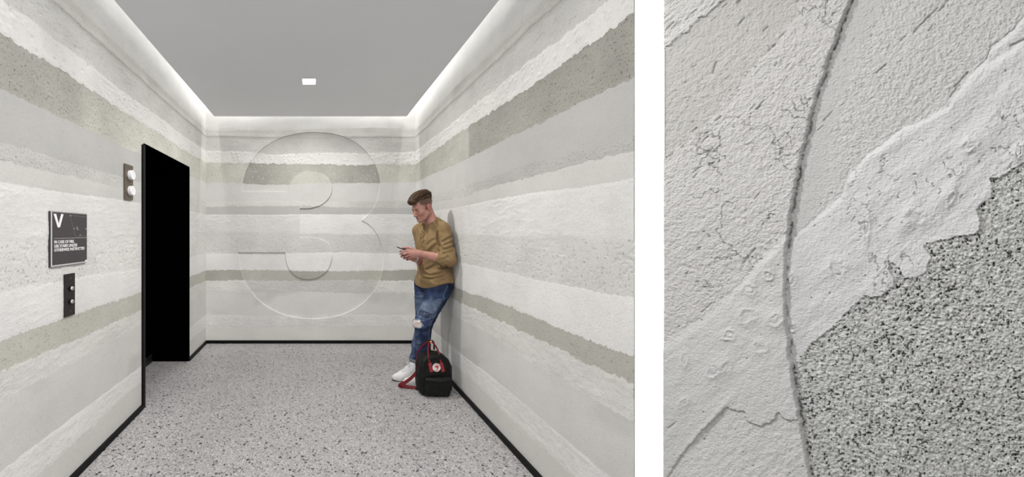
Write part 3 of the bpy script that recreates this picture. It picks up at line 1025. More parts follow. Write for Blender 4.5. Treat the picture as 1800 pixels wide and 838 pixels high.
fine = fb(3.2, 3.2, 3, 620, 0.75)
grain = fb(7, 7, 4, 621, 0.65)
tro = rot(40, 7, 4, 622, 0.6)
H = np.zeros(U.shape)
T = np.ones(U.shape)
# field right of the edge, smooth strip beside the edge
q = np.clip((U - ue) / 62, 0, 1) + 0.25 * fb(25, 25, 3, 630)
H = np.where(REG == 0, (0.35 + 0.65 * sstep(0.4, 1.0, q)) * (2.2 * grain + 2.0 * fine) + 1.2 * fb(90, 90, 3, 633), H)
T = np.where(REG == 0, 0.96 + 0.04 * sstep(0.4, 0.9, q), T)
# cracked slab
SL_H = 14.0
H = np.where(REG == 1, SL_H + 2.3 * grain + 2.2 * fine + 1.3 * tro + 1.5 * fb(120, 120, 2, 634), H)
H = np.where(REG == 2, SL_H - 3.5 + 2.1 * grain + 2.0 * fine + 1.2 * tro, H)
fl = 1 - np.abs(rot(26, 7, 4, 640, 0.65)) * 3
H = np.where(REG == 3, SL_H - 0.5 + 3.2 * np.clip(fl, -0.5, 1) + 1.6 * grain + 1.2 * fine, H)
up = sstep(0, 20, V_ - vd)
flow = 0.5 * rot(60, 22, 4, 645, 0.5) + 0.5 * fb(40, 40, 4, 646, 0.5)
H = np.where(REG == 4, SL_H + 4.5 * up + 3.2 * flow + 0.9 * grain + 1.0 * fine, H)
H = np.where(REG == 5, SL_H + 0.8 + 1.6 * grain + 1.2 * fine + 1.5 * rot(30, 9, 4, 650, 0.6), H)
upr = sstep(0, 12, V_ - vg2)
flow2 = 0.55 * rot(90, 38, 5, 655, 0.48) + 0.45 * fb(50, 50, 4, 657, 0.5)
ridge = np.clip(1 - np.abs(rot(120, 28, 3, 656)) * 4, 0, 1)
H = np.where(REG == 6, 5.0 * upr + 5.5 * flow2 + 0.6 * ridge + 0.9 * grain + 0.9 * fine, H)
wd, wv = worley2(U / 6.0 + 0.5 * fb(9, 9, 2, 660), V_ / 6.0 + 0.5 * fb(9, 9, 2, 664), 661)
wd2, wv2 = worley2(U / 3.6, V_ / 3.6, 667)
dens = sstep(0.8, -0.5, (U - 1480) / 400 + fb(120, 120, 3, 663))
pq = fb(4.2, 4.2, 2, 681, 0.6)
pit = sstep(0.47 - 0.09 * dens, 0.60, pq + 0.22 * fb(26, 26, 2, 682))
H = np.where(REG == 7, 1.0 + (1.1 + 1.0 * dens) * (0.55 - wd) * 2.4 + 1.4 * (0.5 - wd2) + 2.2 * grain + 2.4 * fine - 4.5 * pit, H)
T = np.where(REG == 7, 1.0 + 0.20 * (wv - 0.45) + 0.22 * (wv2 - 0.5) + 0.12 * fine - 0.72 * pit, T)
# fine cracks in the slab (thin winding lines)
cn = np.abs(fbm2((U + 0.5 * jx) / 62, (V_ + 0.5 * jy) / 62, 4, 670, 0.55))
ck = sstep(0.024, 0.008, cn) * sstep(0.0, 0.25, fb(70, 70, 2, 671)) * (REG == 1) * sstep(0, 30, ue - U + 20)
cn2 = np.abs(fbm2((U + 0.6 * jx) / 48, (V_ - 0.6 * jy) / 48, 4, 674, 0.55))
ck = np.maximum(ck, 0.8 * sstep(0.022, 0.008, cn2) * sstep(0.15, 0.4, fb(80, 80, 2, 675)) * ((REG == 1) | (REG == 6)))
H = H - 3.0 * ck
T = T * (1 - 0.45 * ck)
# trowel nicks: (u, v, length, angle, half width, depth)
rng = np.random.default_rng(7)
nick = [(1620, 42, 46, 47, 2.2, 3.5), (1640, 22, 30, 48, 2, 3.5), (1660, 8, 34, 48, 1.8, 3), (1636, 50, 16, 50, 1.6, 2.5), (1588, 68, 14, 45, 2.4, 3), (1550, 120, 30, 42, 2.2, 3),
        (1360, 84, 26, 46, 3.0, 4), (1305, 40, 22, 48, 2.2, 4), (1348, 52, 16, 46, 2.2, 4), (1302, 3, 14, 42, 3, 5), (1258, 120, 26, 75, 2.4, 4), (1222, 117, 12, 30, 2, 3),
        (1180, 48, 26, 50, 2.5, 4), (1218, 28, 30, 42, 1.8, 3), (1265, 210, 16, 40, 2.4, 4), (1223, 229, 14, 45, 3, 4), (1242, 246, 20, 45, 2.2, 3), (1340, 185, 26, 48, 1.8, 3), (1366, 115, 10, 50, 2.5, 3),
        (1325, 190, 18, 50, 1.6, 2.5), (1455, 205, 26, 47, 1.8, 2.5), (1690, 140, 40, 47, 2.2, 3), (1678, 160, 34, 50, 2, 3), (1790, 75, 36, 25, 2.6, 4), (1225, 310, 12, 60, 2, 3), (1320, 450, 40, 50, 3, 4),
        (1245, 540, 30, 42, 2, 3), (1185, 745, 22, 40, 2, 3), (1790, 790, 10, 20, 2, 3), (1720, 820, 46, 14, 3.5, 4), (1760, 780, 30, 20, 2, 3), (1500, 70, 10, 45, 1.6, 2), (1668, 95, 18, 45, 1.5, 2)]
for k in range(46):
    nick.append((rng.uniform(1175, 1800), rng.uniform(0, 430), rng.uniform(5, 18), rng.uniform(35, 58), rng.uniform(1.0, 1.9), rng.uniform(1.2, 2.8)))
for (a, b, L_, an, hw, dp) in nick:
    ca, sa = math.cos(math.radians(an)), -math.sin(math.radians(an))
    m = (np.abs(U - a) < L_) & (np.abs(V_ - b) < L_)
    x, y = (U - a) * ca + (V_ - b) * sa, -(U - a) * sa + (V_ - b) * ca
    y = y + 1.2 * fb(9, 9, 2, 690)
    k = sstep(1.0, 0.3, np.abs(y) / hw) * sstep(1.0, 0.8, np.abs(x) / (L_ / 2)) * m * (REG != 7)
    H = H - dp * k
    T = T * (1 - 0.12 * k)
# small round pores
pd, pv = worley2(U / 26, V_ / 26, 695)
H = H - 3.0 * ((pv > 0.9) & (REG < 7)) * sstep(0.07, 0.03, pd)
T = T * (1 - 0.5 * ((pv > 0.93) & (REG < 7)) * sstep(0.06, 0.03, pd))
# scrape ridge in the lower left, thumbed hollows in the crust
def gauss(a, b, sx, sy, an=0.0):
    ca, sa = math.cos(math.radians(an)), -math.sin(math.radians(an))
    x, y = (U - a) * ca + (V_ - b) * sa, -(U - a) * sa + (V_ - b) * ca
    return np.exp(-(x / sx) ** 2 - (y / sy) ** 2)
H = H + (REG >= 4) * (REG <= 5) * (3.5 * gauss(1245, 745, 60, 5, 48) - 2.0 * gauss(1252, 758, 60, 9, 48))
H = H + (REG == 6) * (3 * gauss(1560, 262, 60, 8, 32) + 4.5 * gauss(1590, 392, 40, 14, 60) + 3.5 * gauss(1660, 345, 60, 12, 52) - 2.5 * gauss(1620, 415, 30, 16, 20) - 3 * gauss(1685, 330, 40, 9, 52) + 3 * gauss(1740, 130, 60, 18, 40) - 3.5 * gauss(1768, 92, 50, 8, 32))
H = H + (REG == 4) * (3 * gauss(1350, 460, 34, 14, 40) + 4 * gauss(1362, 560, 22, 20, 0) - 2 * gauss(1335, 535, 20, 9, 30))
# the stones' settings
stones = [(1705, 257, 7.5, 9.5, 60, 0), (1524, 401, 4.5, 20, 6, 1), (1608, 382, 15, 10, 10, 2), (1473, 471, 13, 10, 30, 2), (1362, 425, 8, 6, 20, 0), (1320, 508, 9, 6.5, 15, 0), (1316, 555, 10, 10, 30, 2), (1366, 560, 8, 10, 60, 0),
          (1339, 608, 8, 9, 60, 2), (1257, 649, 8, 10, 20, 1), (1281, 641, 8, 9, 40, 1), (1207, 632, 5, 10, 8, 1), (1205, 706, 10, 5, -42, 1), (1285, 588, 8, 7, 20, 0), (1673, 347, 4, 11, 24, 2), (1392, 492, 6, 9, 10, 1), (1790, 268, 5, 8, 20, 0), (1708, 258, 5, 6, 20, 2), (1355, 484, 6, 6, 0, 0), (1395, 575, 3, 5, 10, 0)]
for (a, b, ra, rb, an, kd) in stones:
    ca, sa = math.cos(math.radians(an)), math.sin(math.radians(an))
    rr = np.hypot(((U - a) * ca + (V_ - b) * sa) / ra, (-(U - a) * sa + (V_ - b) * ca) / rb) + 0.55 * fb(9, 9, 3, 700) + 0.3 * fb(22, 22, 2, 701)
    H = H + (2.2 * gauss(a, b, ra * 2, rb * 2, -an) + 2.4 * np.exp(-((rr - 1.3) / 0.42) ** 2) * (1.0 if kd == 0 else 0.7) * np.clip(0.7 + 1.2 * fb(12, 12, 2, 703), 0, 1.4) - 2.0 * np.exp(-(rr / 0.9) ** 4)) * (REG != 7)
# ragged crevice along the foot of the slab edge
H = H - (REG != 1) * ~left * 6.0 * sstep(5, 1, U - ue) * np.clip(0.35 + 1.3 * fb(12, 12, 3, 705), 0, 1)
T = T * (1 - 0.35 * ~left * sstep(4, 1, U - ue) * np.clip(0.2 + 1.3 * fb(12, 12, 3, 705), 0, 1))  # shade at the foot of the edge darkened into the tone
# bevel of the slab edge over 3 px, with the step
edge_in = sstep(0, 4.5, ue - U)
H = np.where(left, H * (0.45 + 0.55 * edge_in), H)
D_ = H * MMS / 1000.0
nr, nc = U.shape
Fq = grid_faces(nr, nc)
cell = REG[:-1, :-1]
vpos = np.stack([XX + BNX * D_, YY + BNY * D_, ZZ], -1).reshape(-1, 3)
PM = {0: plaster('panel_field', (0.321, 0.322, 0.313), fine=0.0022, fscale=330, mott=0.03, mscale=3),
      1: plaster('panel_slab', (0.33, 0.326, 0.315), fine=0.0022, fscale=330, mott=0.03, mscale=3),
      2: plaster('panel_grey', (0.29, 0.286, 0.272), fine=0.0022, fscale=330, mott=0.04, mscale=4),
      3: plaster('panel_flaky', (0.351, 0.348, 0.337), fine=0.0026, fscale=330, mott=0.05, mscale=6),
      4: plaster('panel_crust', (0.335, 0.334, 0.325), fine=0.0018, fscale=330, mott=0.03, mscale=4),
      5: plaster('panel_scraped', (0.361, 0.357, 0.343), fine=0.0024, fscale=330, mott=0.05, mscale=5),
      6: plaster('panel_crust_white', (0.348, 0.348, 0.344), fine=0.0018, fscale=330, mott=0.03, mscale=4),
      7: plaster('panel_aggregate', (0.335, 0.337, 0.322), fine=0.0035, fscale=300, mott=0.08, mscale=30, specks=0.35, sp_scale=190)}
for rgn, nm in ((0, 'plaster_field'), (1, 'cracked_slab'), (2, 'plaster_field'), (3, 'flaky_plaster'), (4, 'plaster_crust'), (5, 'scraped_plaster'), (6, 'plaster_crust'), (7, 'rough_aggregate')):
    f = Fq[(cell == rgn).ravel()]
    u_, inv = np.unique(f.ravel(), return_inverse=True)
    me = npmesh(nm, vpos[u_], inv.reshape(-1, 4)[:, ::-1])
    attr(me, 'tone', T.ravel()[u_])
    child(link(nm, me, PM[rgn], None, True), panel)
rotb = Matrix.Rotation(math.atan2(BTY, BTX), 3, 'Z')
def on_board(along, off, z):
    return (BP0[0] + BTX * along + BNX * off, BP0[1] + BTY * along + BNY * off, z)
child(box_obj('backing_board', on_board((PA0 + PA1) / 2, 0.0035, (PZ0 + PZ1) / 2), (PA1 - PA0, 0.006, PZ1 - PZ0), M['backing'], bevel=0.001, rot=rotb), panel)
o = child(box_obj('edge_strip', on_board(PA0 + 0.0008, 0.012, (PZ0 + PZ1) / 2), (0.0016, 0.021, PZ1 - PZ0), PM[1], rot=rotb), panel)
attr(o.data, 'tone', np.ones(len(o.data.vertices)))
stone_m = [simple('white_stone', (0.33, 0.33, 0.32), 0.6, noise=0.06, nscale=60, bump=0.002, bscale=120), simple('clear_crystal', (0.31, 0.315, 0.305), 0.3, spec=0.6, noise=0.08, nscale=60), simple('grey_stone', (0.29, 0.29, 0.28), 0.5, noise=0.1, nscale=60, bump=0.002, bscale=120)]
for (a, b, ra, rb, an, kd) in stones:
    bm = bmesh.new()
    bmesh.ops.create_icosphere(bm, subdivisions=2 if kd != 1 else 1, radius=1.0)
    for v_ in bm.verts:
        k = 1 + (rng.uniform(-0.28, 0.2) if kd != 1 else rng.uniform(-0.25, 0.25))
        v_.co *= k
        if kd == 2: v_.co.y = max(-0.62, min(0.62, v_.co.y))
    px_, py_, pz_ = pray(a, b)
    j = np.argmin(np.abs(aa - pal(a))); i_ = np.argmin(np.abs(zz - pz_))
    base = float(D_[i_, j])
    mpz = py_ / FPX
    mpa = (pal(a + 1) - pal(a - 1)) / 2
    dp = (0.0042 if kd != 2 else 0.0036)
    bmesh.ops.rotate(bm, cent=(0, 0, 0), matrix=Matrix.Rotation(rng.uniform(0, 6.3), 3, 'Y'), verts=bm.verts)
    bmesh.ops.scale(bm, vec=(ra * 1.1, 1, rb * 1.1), verts=bm.verts)
    bmesh.ops.rotate(bm, cent=(0, 0, 0), matrix=Matrix.Rotation(math.radians(an), 3, 'Y'), verts=bm.verts)
    bmesh.ops.scale(bm, vec=(mpa, dp, mpz), verts=bm.verts)
    bmesh.ops.rotate(bm, cent=(0, 0, 0), matrix=rotb, verts=bm.verts)
    bmesh.ops.translate(bm, vec=(px_ + BNX * (base - 0.0021), py_ + BNY * (base - 0.0021), pz_), verts=bm.verts)
    child(bm_obj('stone', bm, stone_m[kd], None, kd == 2), panel)
# ------------------------------------------------------------------ implicit surfaces (rounded solids merged, then meshed)
class Field:
    def __init__(self, lo, hi, h):
        self.lo = np.array(lo, float); self.h = h
        self.n = np.ceil((np.array(hi, float) - self.lo) / h).astype(int) + 1
        self.F = np.full(self.n, 0.06, np.float32)

    def sl(self, lo, hi):
        a = np.clip(np.floor((np.array(lo) - self.lo) / self.h).astype(int), 0, self.n - 1)
        b = np.clip(np.ceil((np.array(hi) - self.lo) / self.h).astype(int) + 1, 1, self.n)
        ax = [(self.lo[k] + self.h * np.arange(a[k], b[k])).astype(np.float32) for k in range(3)]
        G = np.meshgrid(*ax, indexing='ij')
        return tuple(slice(a[k], b[k]) for k in range(3)), np.stack(G, -1)

    def put(self, s, d, k, op):
        F = self.F[s]
        if op == 'u':
            h = np.clip(0.5 + 0.5 * (F - d) / k, 0, 1)
            self.F[s] = F + (d - F) * h - k * h * (1 - h)
        else:                                      # cut d away
            d = -d
            h = np.clip(0.5 - 0.5 * (F - d) / k, 0, 1)
            self.F[s] = F + (d - F) * h + k * h * (1 - h)

    def cone(self, a, b, ra, rb, k=0.012, op='u', flat=None):
        a = np.array(a, float); b = np.array(b, float)
        m = max(ra, rb) + k + 0.03
        s, P = self.sl(np.minimum(a, b) - m, np.maximum(a, b) + m)
        if P.size == 0: return
        ba = (b - a); l2 = max(float(ba @ ba), 1e-9)
        pa = P - a.astype(np.float32)
        t = np.clip((pa @ ba.astype(np.float32)) / l2, 0, 1)
        q = pa - t[..., None] * ba.astype(np.float32)
        if flat is not None:                       # (axis, factor): thinner along axis
            ax, fc = np.array(flat[0], np.float32), flat[1]
            ax = ax / np.linalg.norm(ax)
            q = q + (q @ ax)[..., None] * ax * (1 / fc - 1)
            d = np.linalg.norm(q, axis=-1) - (ra + (rb - ra) * t)
            d = d * np.where(d > 0, 1.0, fc)
        else:
            d = np.linalg.norm(q, axis=-1) - (ra + (rb - ra) * t)
        self.put(s, d, k, op)

    def ell(self, c, r, R=None, k=0.012, op='u'):
        c = np.array(c, float); r = np.array(r, float)
        m = r.max() + k + 0.03
        s, P = self.sl(c - m, c + m)
        if P.size == 0: return
        q = P - c.astype(np.float32)
        if R is not None: q = q @ np.array(R, np.float32)
        k0 = np.linalg.norm(q / r.astype(np.float32), axis=-1)
        k1 = np.linalg.norm(q / (r * r).astype(np.float32), axis=-1) + 1e-9
        self.put(s, k0 * (k0 - 1) / k1, k, op)

    def band(self, lim=0.03):
        idx = np.nonzero(np.abs(self.F) < lim)
        P = np.stack([self.lo[k] + self.h * idx[k] for k in range(3)], -1).astype(np.float32)
        return idx, P

    def mesh(self):
        F = self.F
        for k in range(3):                         # keep it closed at the borders
            s0 = [slice(None)] * 3; s0[k] = 0; F[tuple(s0)] = np.maximum(F[tuple(s0)], 0.01)
            s0[k] = -1; F[tuple(s0)] = np.maximum(F[tuple(s0)], 0.01)
        S = F < 0
        nx, ny, nz = F.shape
        cnt = np.zeros((nx - 1, ny - 1, nz - 1), np.int8)
        offs = [(i, j, k) for i in (0, 1) for j in (0, 1) for k in (0, 1)]
        for (i, j, k) in offs:
            cnt += S[i:nx - 1 + i, j:ny - 1 + j, k:nz - 1 + k]
        ci = np.nonzero((cnt > 0) & (cnt < 8))
        vid = np.full(cnt.shape, -1, np.int32); vid[ci] = np.arange(len(ci[0]))
        f = {o: F[ci[0] + o[0], ci[1] + o[1], ci[2] + o[2]] for o in offs}
        acc = np.zeros((len(ci[0]), 3)); num = np.zeros(len(ci[0]))
        for o in offs:
            for ax in range(3):
                if o[ax]: continue
                o2 = list(o); o2[ax] = 1; o2 = tuple(o2)
                a, b = f[o], f[o2]
                m = (a < 0) != (b < 0)
                t = np.where(m, a / np.where(m, a - b, 1), 0)
                p = np.array(o, float)[None].repeat(len(t), 0); p[:, ax] += t
                acc += p * m[:, None]; num += m
        V = (np.stack(ci, -1) + acc / num[:, None]) * self.h + self.lo
        Q = []
        for ax in range(3):
            u, v = (ax + 1) % 3, (ax + 2) % 3
            a = [slice(None)] * 3; b = [slice(None)] * 3
            a[ax] = slice(0, -1); b[ax] = slice(1, None)
            a[u] = b[u] = slice(1, -1); a[v] = b[v] = slice(1, -1)
            Sa, Sb = S[tuple(a)], S[tuple(b)]
            e = np.nonzero(Sa != Sb)
            inside_first = Sa[e]
            i = [None] * 3
            i[ax] = e[ax]; i[u] = e[u] + 1; i[v] = e[v] + 1
            def cell(du, dv):
                c = list(i); c[u] = i[u] - 1 + du; c[v] = i[v] - 1 + dv
                return vid[c[0], c[1], c[2]]
            q = np.stack([cell(0, 0), cell(1, 0), cell(1, 1), cell(0, 1)], -1)
            q[~inside_first] = q[~inside_first][:, ::-1]
            Q.append(q)
        return V, np.concatenate(Q)


def relax(V, Q, it=2, lam=0.5):
    E = np.concatenate([Q[:, [0, 1]], Q[:, [1, 2]], Q[:, [2, 3]], Q[:, [3, 0]]])
    n = len(V)
    deg = np.bincount(E[:, 0], minlength=n) + np.bincount(E[:, 1], minlength=n)
    for i in range(it * 2):
        l = lam if i % 2 == 0 else -lam * 0.9
        s = np.zeros_like(V)
        for k in range(3):
            s[:, k] = np.bincount(E[:, 0], V[E[:, 1], k], n) + np.bincount(E[:, 1], V[E[:, 0], k], n)
        V = V + l * (s / np.maximum(deg, 1)[:, None] - V)
    return V


def vnormals(V, Q):
    fn = np.cross(V[Q[:, 2]] - V[Q[:, 0]], V[Q[:, 3]] - V[Q[:, 1]])
    N = np.zeros_like(V)
    for c in range(4):
        for k in range(3):
            N[:, k] += np.bincount(Q[:, c], fn[:, k], len(V))
    return N / (np.linalg.norm(N, axis=1)[:, None] + 1e-12)


def field_obj(name, F, mats, parent, it=2, matidx=None):
    V, Q = F.mesh()
    V = relax(V, Q, it)
    me = npmesh(name, V, Q)
    o = link(name, me, mats, None, True)
    if matidx is not None:
        C = V[Q].mean(1)
        me.polygons.foreach_set('material_index', matidx(C).astype(np.int32))
    return child(o, parent), V, Q


def patch_from(name, V, Q, sel, off, m, parent):
    N = vnormals(V, Q)
    f = Q[sel]
    u, inv = np.unique(f.ravel(), return_inverse=True)
    nv = len(u)
    top = V[u] + N[u] * off
    low = V[u] - N[u] * 0.002
    F = inv.reshape(-1, 4)
    # rim
    E = np.concatenate([F[:, [0, 1]], F[:, [1, 2]], F[:, [2, 3]], F[:, [3, 0]]])
    key = E[:, 0].astype(np.int64) * nv + E[:, 1]
    rev = E[:, 1].astype(np.int64) * nv + E[:, 0]
    bd = E[~np.isin(key, rev)]
    rim = np.stack([bd[:, 1], bd[:, 0], bd[:, 0] + nv, bd[:, 1] + nv], 1)
    me = npmesh(name, np.concatenate([top, low]), np.concatenate([F, rim]))
    return child(link(name, me, m, None, True), parent)


from mathutils.bvhtree import BVHTree


def bvh_of(V, Q):
    return BVHTree.FromPolygons([tuple(v) for v in V], [tuple(int(i) for i in q) for q in Q])


A3 = lambda *v: np.array(v, float)

# ------------------------------------------------------------------ materials of the man and his things
def denim():
    m, nt, b = mat('denim')
    N, L = nt.nodes, nt.links
    b.inputs['Roughness'].default_value = 0.85
    b.inputs['Specular IOR Level'].default_value = 0.2
    tc = N.new('ShaderNodeTexCoord')
    at = N.new('ShaderNodeAttribute'); at.attribute_name = 'fade'
    n = N.new('ShaderNodeTexNoise'); n.inputs['Scale'].default_value = 22; n.inputs['Detail'].default_value = 6
    mp = N.new('ShaderNodeMapping'); mp.inputs['Scale'].default_value = (1, 1, 0.45)
    L.new(tc.outputs['Object'], mp.inputs[0]); L.new(mp.outputs[0], n.inputs['Vector'])
    ad = N.new('ShaderNodeMath'); ad.operation = 'MULTIPLY_ADD'; ad.inputs[1].default_value = 0.55
    L.new(n.outputs['Fac'], ad.inputs[0])
    sb_ = N.new('ShaderNodeMath'); sb_.operation = 'SUBTRACT'; sb_.inputs[1].default_value = 0.27
    L.new(at.outputs['Fac'], ad.inputs[2]); L.new(ad.outputs[0], sb_.inputs[0])
    cr = N.new('ShaderNodeValToRGB')
    e = cr.color_ramp.elements
    e[0].position = 0.0; e[0].color = (0.008, 0.012, 0.032, 1)
    e[1].position = 1.0; e[1].color = (0.20, 0.245, 0.33, 1)
    x = e.new(0.45); x.color = (0.034, 0.054, 0.118, 1)
    L.new(sb_.outputs[0], cr.inputs[0]); L.new(cr.outputs[0], b.inputs['Base Color'])
    n2 = N.new('ShaderNodeTexNoise'); n2.inputs['Scale'].default_value = 500
    L.new(tc.outputs['Object'], n2.inputs['Vector'])
    bp = N.new('ShaderNodeBump'); bp.inputs['Distance'].default_value = 0.001
    L.new(n2.outputs['Fac'], bp.inputs['Height']); L.new(bp.outputs['Normal'], b.inputs['Normal'])
    return m


M['denim'] = denim()
M['shirt'] = simple('tan_jersey', (0.235, 0.159, 0.080), 0.9, spec=0.15, noise=0.07, nscale=40, bump=0.0006, bscale=500)
M['shirt_dark'] = simple('tan_seam', (0.12, 0.078, 0.036), 0.9, spec=0.1, noise=0.05)
M['button'] = simple('dark_button', (0.06, 0.04, 0.025), 0.4, noise=0.05)
M['hair'] = simple('brown_hair', (0.050, 0.027, 0.012), 0.62, spec=0.25, noise=0.4, nscale=90)
M['brow'] = simple('brow_hair', (0.07, 0.038, 0.022), 0.8, noise=0.2)
M['lash'] = simple('lash', (0.03, 0.018, 0.014), 0.7, noise=0.1)
M['eye'] = simple('eye_white', (0.6, 0.58, 0.56), 0.2, noise=0.02)
M['leather'] = simple('white_leather', (0.74, 0.735, 0.73), 0.5, spec=0.35, noise=0.03, nscale=60)
M['lace'] = simple('white_lace', (0.68, 0.68, 0.68), 0.8, noise=0.05)
M['sole'] = simple('white_rubber', (0.66, 0.655, 0.65), 0.6, noise=0.04)
M['outsole'] = simple('black_rubber', (0.012, 0.012, 0.013), 0.7, noise=0.1)
M['eyelet'] = simple('dark_eyelet', (0.06, 0.06, 0.065), 0.4, metal=0.6, noise=0.05)
M['cuff'] = simple('denim_inside', (0.20, 0.215, 0.22), 0.9, noise=0.12, nscale=120)
M['rip'] = simple('frayed_skin', (0.66, 0.57, 0.535), 0.8, noise=0.12, nscale=160)
M['embroid'] = simple('dark_embroidery', (0.026, 0.036, 0.068), 0.9, noise=0.5, nscale=150)
M['phone'] = simple('black_phone', (0.008, 0.008, 0.009), 0.3, noise=0.1)
M['glass'] = simple('dark_glass', (0.004, 0.004, 0.005), 0.08, noise=0.05)
M['band'] = simple('pale_blue_band', (0.55, 0.63, 0.74), 0.5, noise=0.03)
M['mole'] = simple('dark_mark', (0.10, 0.035, 0.03), 0.6, noise=0.1)
M['canvas'] = simple('black_canvas', (0.0075, 0.0085, 0.0075), 0.6, spec=0.2, noise=0.25, nscale=60, bump=0.001, bscale=320)
M['canvas_edge'] = simple('black_piping', (0.003, 0.003, 0.003), 0.5, noise=0.1)
M['red'] = simple('red_webbing', (0.17, 0.012, 0.018), 0.6, spec=0.3, noise=0.12, nscale=150, bump=0.0005, bscale=600)
M['redtab'] = simple('red_leather_tab', (0.30, 0.022, 0.035), 0.5, noise=0.08, nscale=90)
M['logo_white'] = simple('logo_white', (0.80, 0.78, 0.74), 0.6, noise=0.01)
M['logo_red'] = simple('logo_red', (0.52, 0.035, 0.05), 0.6, noise=0.02)
M['brass'] = simple('brass_snap', (0.75, 0.50, 0.16), 0.25, metal=1.0, noise=0.04)

def skin_mat():
    m, nt, b = mat('skin_tones')
    N, L = nt.nodes, nt.links
    b.inputs['Roughness'].default_value = 0.5
    b.inputs['Specular IOR Level'].default_value = 0.3
    tc = N.new('ShaderNodeTexCoord')
    n = N.new('ShaderNodeTexNoise'); n.inputs['Scale'].default_value = 30; n.inputs['Detail'].default_value = 4
    L.new(tc.outputs['Object'], n.inputs['Vector'])
    cr = N.new('ShaderNodeValToRGB')
    cr.color_ramp.elements[0].position = 0.3; cr.color_ramp.elements[0].color = (0.40, 0.198, 0.160, 1)
    cr.color_ramp.elements[1].position = 0.7; cr.color_ramp.elements[1].color = (0.48, 0.250, 0.200, 1)
    L.new(n.outputs['Fac'], cr.inputs[0])
    col = cr.outputs[0]
    for nm, c in (('blush', (0.42, 0.135, 0.11, 1)), ('lips', (0.30, 0.095, 0.085, 1)), ('shave', (0.060, 0.036, 0.026, 1))):
        a = N.new('ShaderNodeAttribute'); a.attribute_name = nm
        mx = N.new('ShaderNodeMixRGB'); L.new(a.outputs['Fac'], mx.inputs[0])
        L.new(col, mx.inputs[1]); mx.inputs[2].default_value = c
        col = mx.outputs[0]
    L.new(col, b.inputs['Base Color'])
    return m


# ------------------------------------------------------------------ the man leaning on the right wall
person = empty('person', (1.0, 3.3, 0), 'person in tan henley shirt and ripped jeans leaning on right wall looking at phone', 'person')

hf = A3(-0.84, -0.39, -0.37); hf /= np.linalg.norm(hf)
hl = A3(0.42, -0.906, 0.0); hl /= np.linalg.norm(hl)
hu = np.cross(hf, hl); hu /= np.linalg.norm(hu)
hl = np.cross(hu, hf)
HR = np.stack([hf, hl, hu], 1)                 # columns = head axes
HO = A3(0.977, 3.30, 1.584)
def hd(x, y, z): return HO + hf * x + hl * y + hu * z

tf = A3(-0.92, -0.39, 0); tf /= np.linalg.norm(tf)
tl = A3(-tf[1], tf[0], 0) * 1.0
tl = A3(0.39, -0.92, 0); tl /= np.linalg.norm(tl)
TR = np.stack([tf, tl, A3(0, 0, 1)], 1)
TO = A3(1.082, 3.335, 0)
def tp(f, l, z): return TO + tf * f + tl * l + A3(0, 0, z)

SHL, SHR = A3(1.132, 3.20, 1.382), A3(1.005, 3.495, 1.372)
ELL, ELR = A3(1.155, 3.115, 1.118), A3(1.065, 3.475, 1.065)
WRL, WRR = A3(0.915, 3.150, 1.176), A3(0.905, 3.285, 1.122)
HIL, HIR = A3(1.128, 3.245, 0.885), A3(1.035, 3.43, 0.87)
KNL, KNR = A3(0.948, 3.185, 0.56), A3(1.018, 3.41, 0.52)
ANL, ANR = A3(0.985, 3.255, 0.10), A3(0.935, 3.385, 0.12)
TOEL, TOER = A3(0.815, 3.245, 0.03), A3(0.735, 3.350, 0.03)

B = Field((0.66, 3.02, 0.0), (1.236, 3.62, 1.76), 0.0038)
B.ell(tp(-0.01, 0, 0.92), (0.088, 0.14, 0.10), TR, 0.03)
B.ell(tp(-0.01, 0, 1.04), (0.095, 0.14, 0.15), TR, 0.04)
B.ell(tp(0.0, 0, 1.25), (0.098, 0.145, 0.18), TR, 0.03)
B.cone(SHL, SHR, 0.046, 0.046, 0.03)
NB = A3(1.062, 3.335, 1.42)
B.cone(NB + A3(0.02, 0, 0.0), hd(-0.04, 0, -0.045), 0.060, 0.054, 0.025)
B.cone(NB + A3(0.02, 0, 0.03), SHL + A3(-0.02, 0.03, 0.03), 0.045, 0.04, 0.04)
B.cone(NB + A3(0.02, 0, 0.03), SHR + A3(0.02, -0.03, 0.03), 0.045, 0.04, 0.04)
for sh, el, wr in ((SHL, ELL, WRL), (SHR, ELR, WRR)):
    B.cone(sh, el, 0.044, 0.039, 0.015)
    mid = el + (wr - el) * 0.35
    B.cone(el, mid, 0.041, 0.0415, 0.015)
    B.cone(mid, wr, 0.0415, 0.027, 0.015, flat=((0, 1, 0), 0.86))
for hi, kn, an, toe in ((HIL, KNL, ANL, TOEL), (HIR, KNR, ANR, TOER)):
    B.cone(hi, kn, 0.078, 0.054, 0.03)
    B.cone(kn, an, 0.052, 0.034, 0.02)
    B.cone(A3(an[0] + 0.03, an[1], 0.048), A3(*(toe + (an - toe) * 0.40)[:2], 0.045), 0.030, 0.022, 0.02)
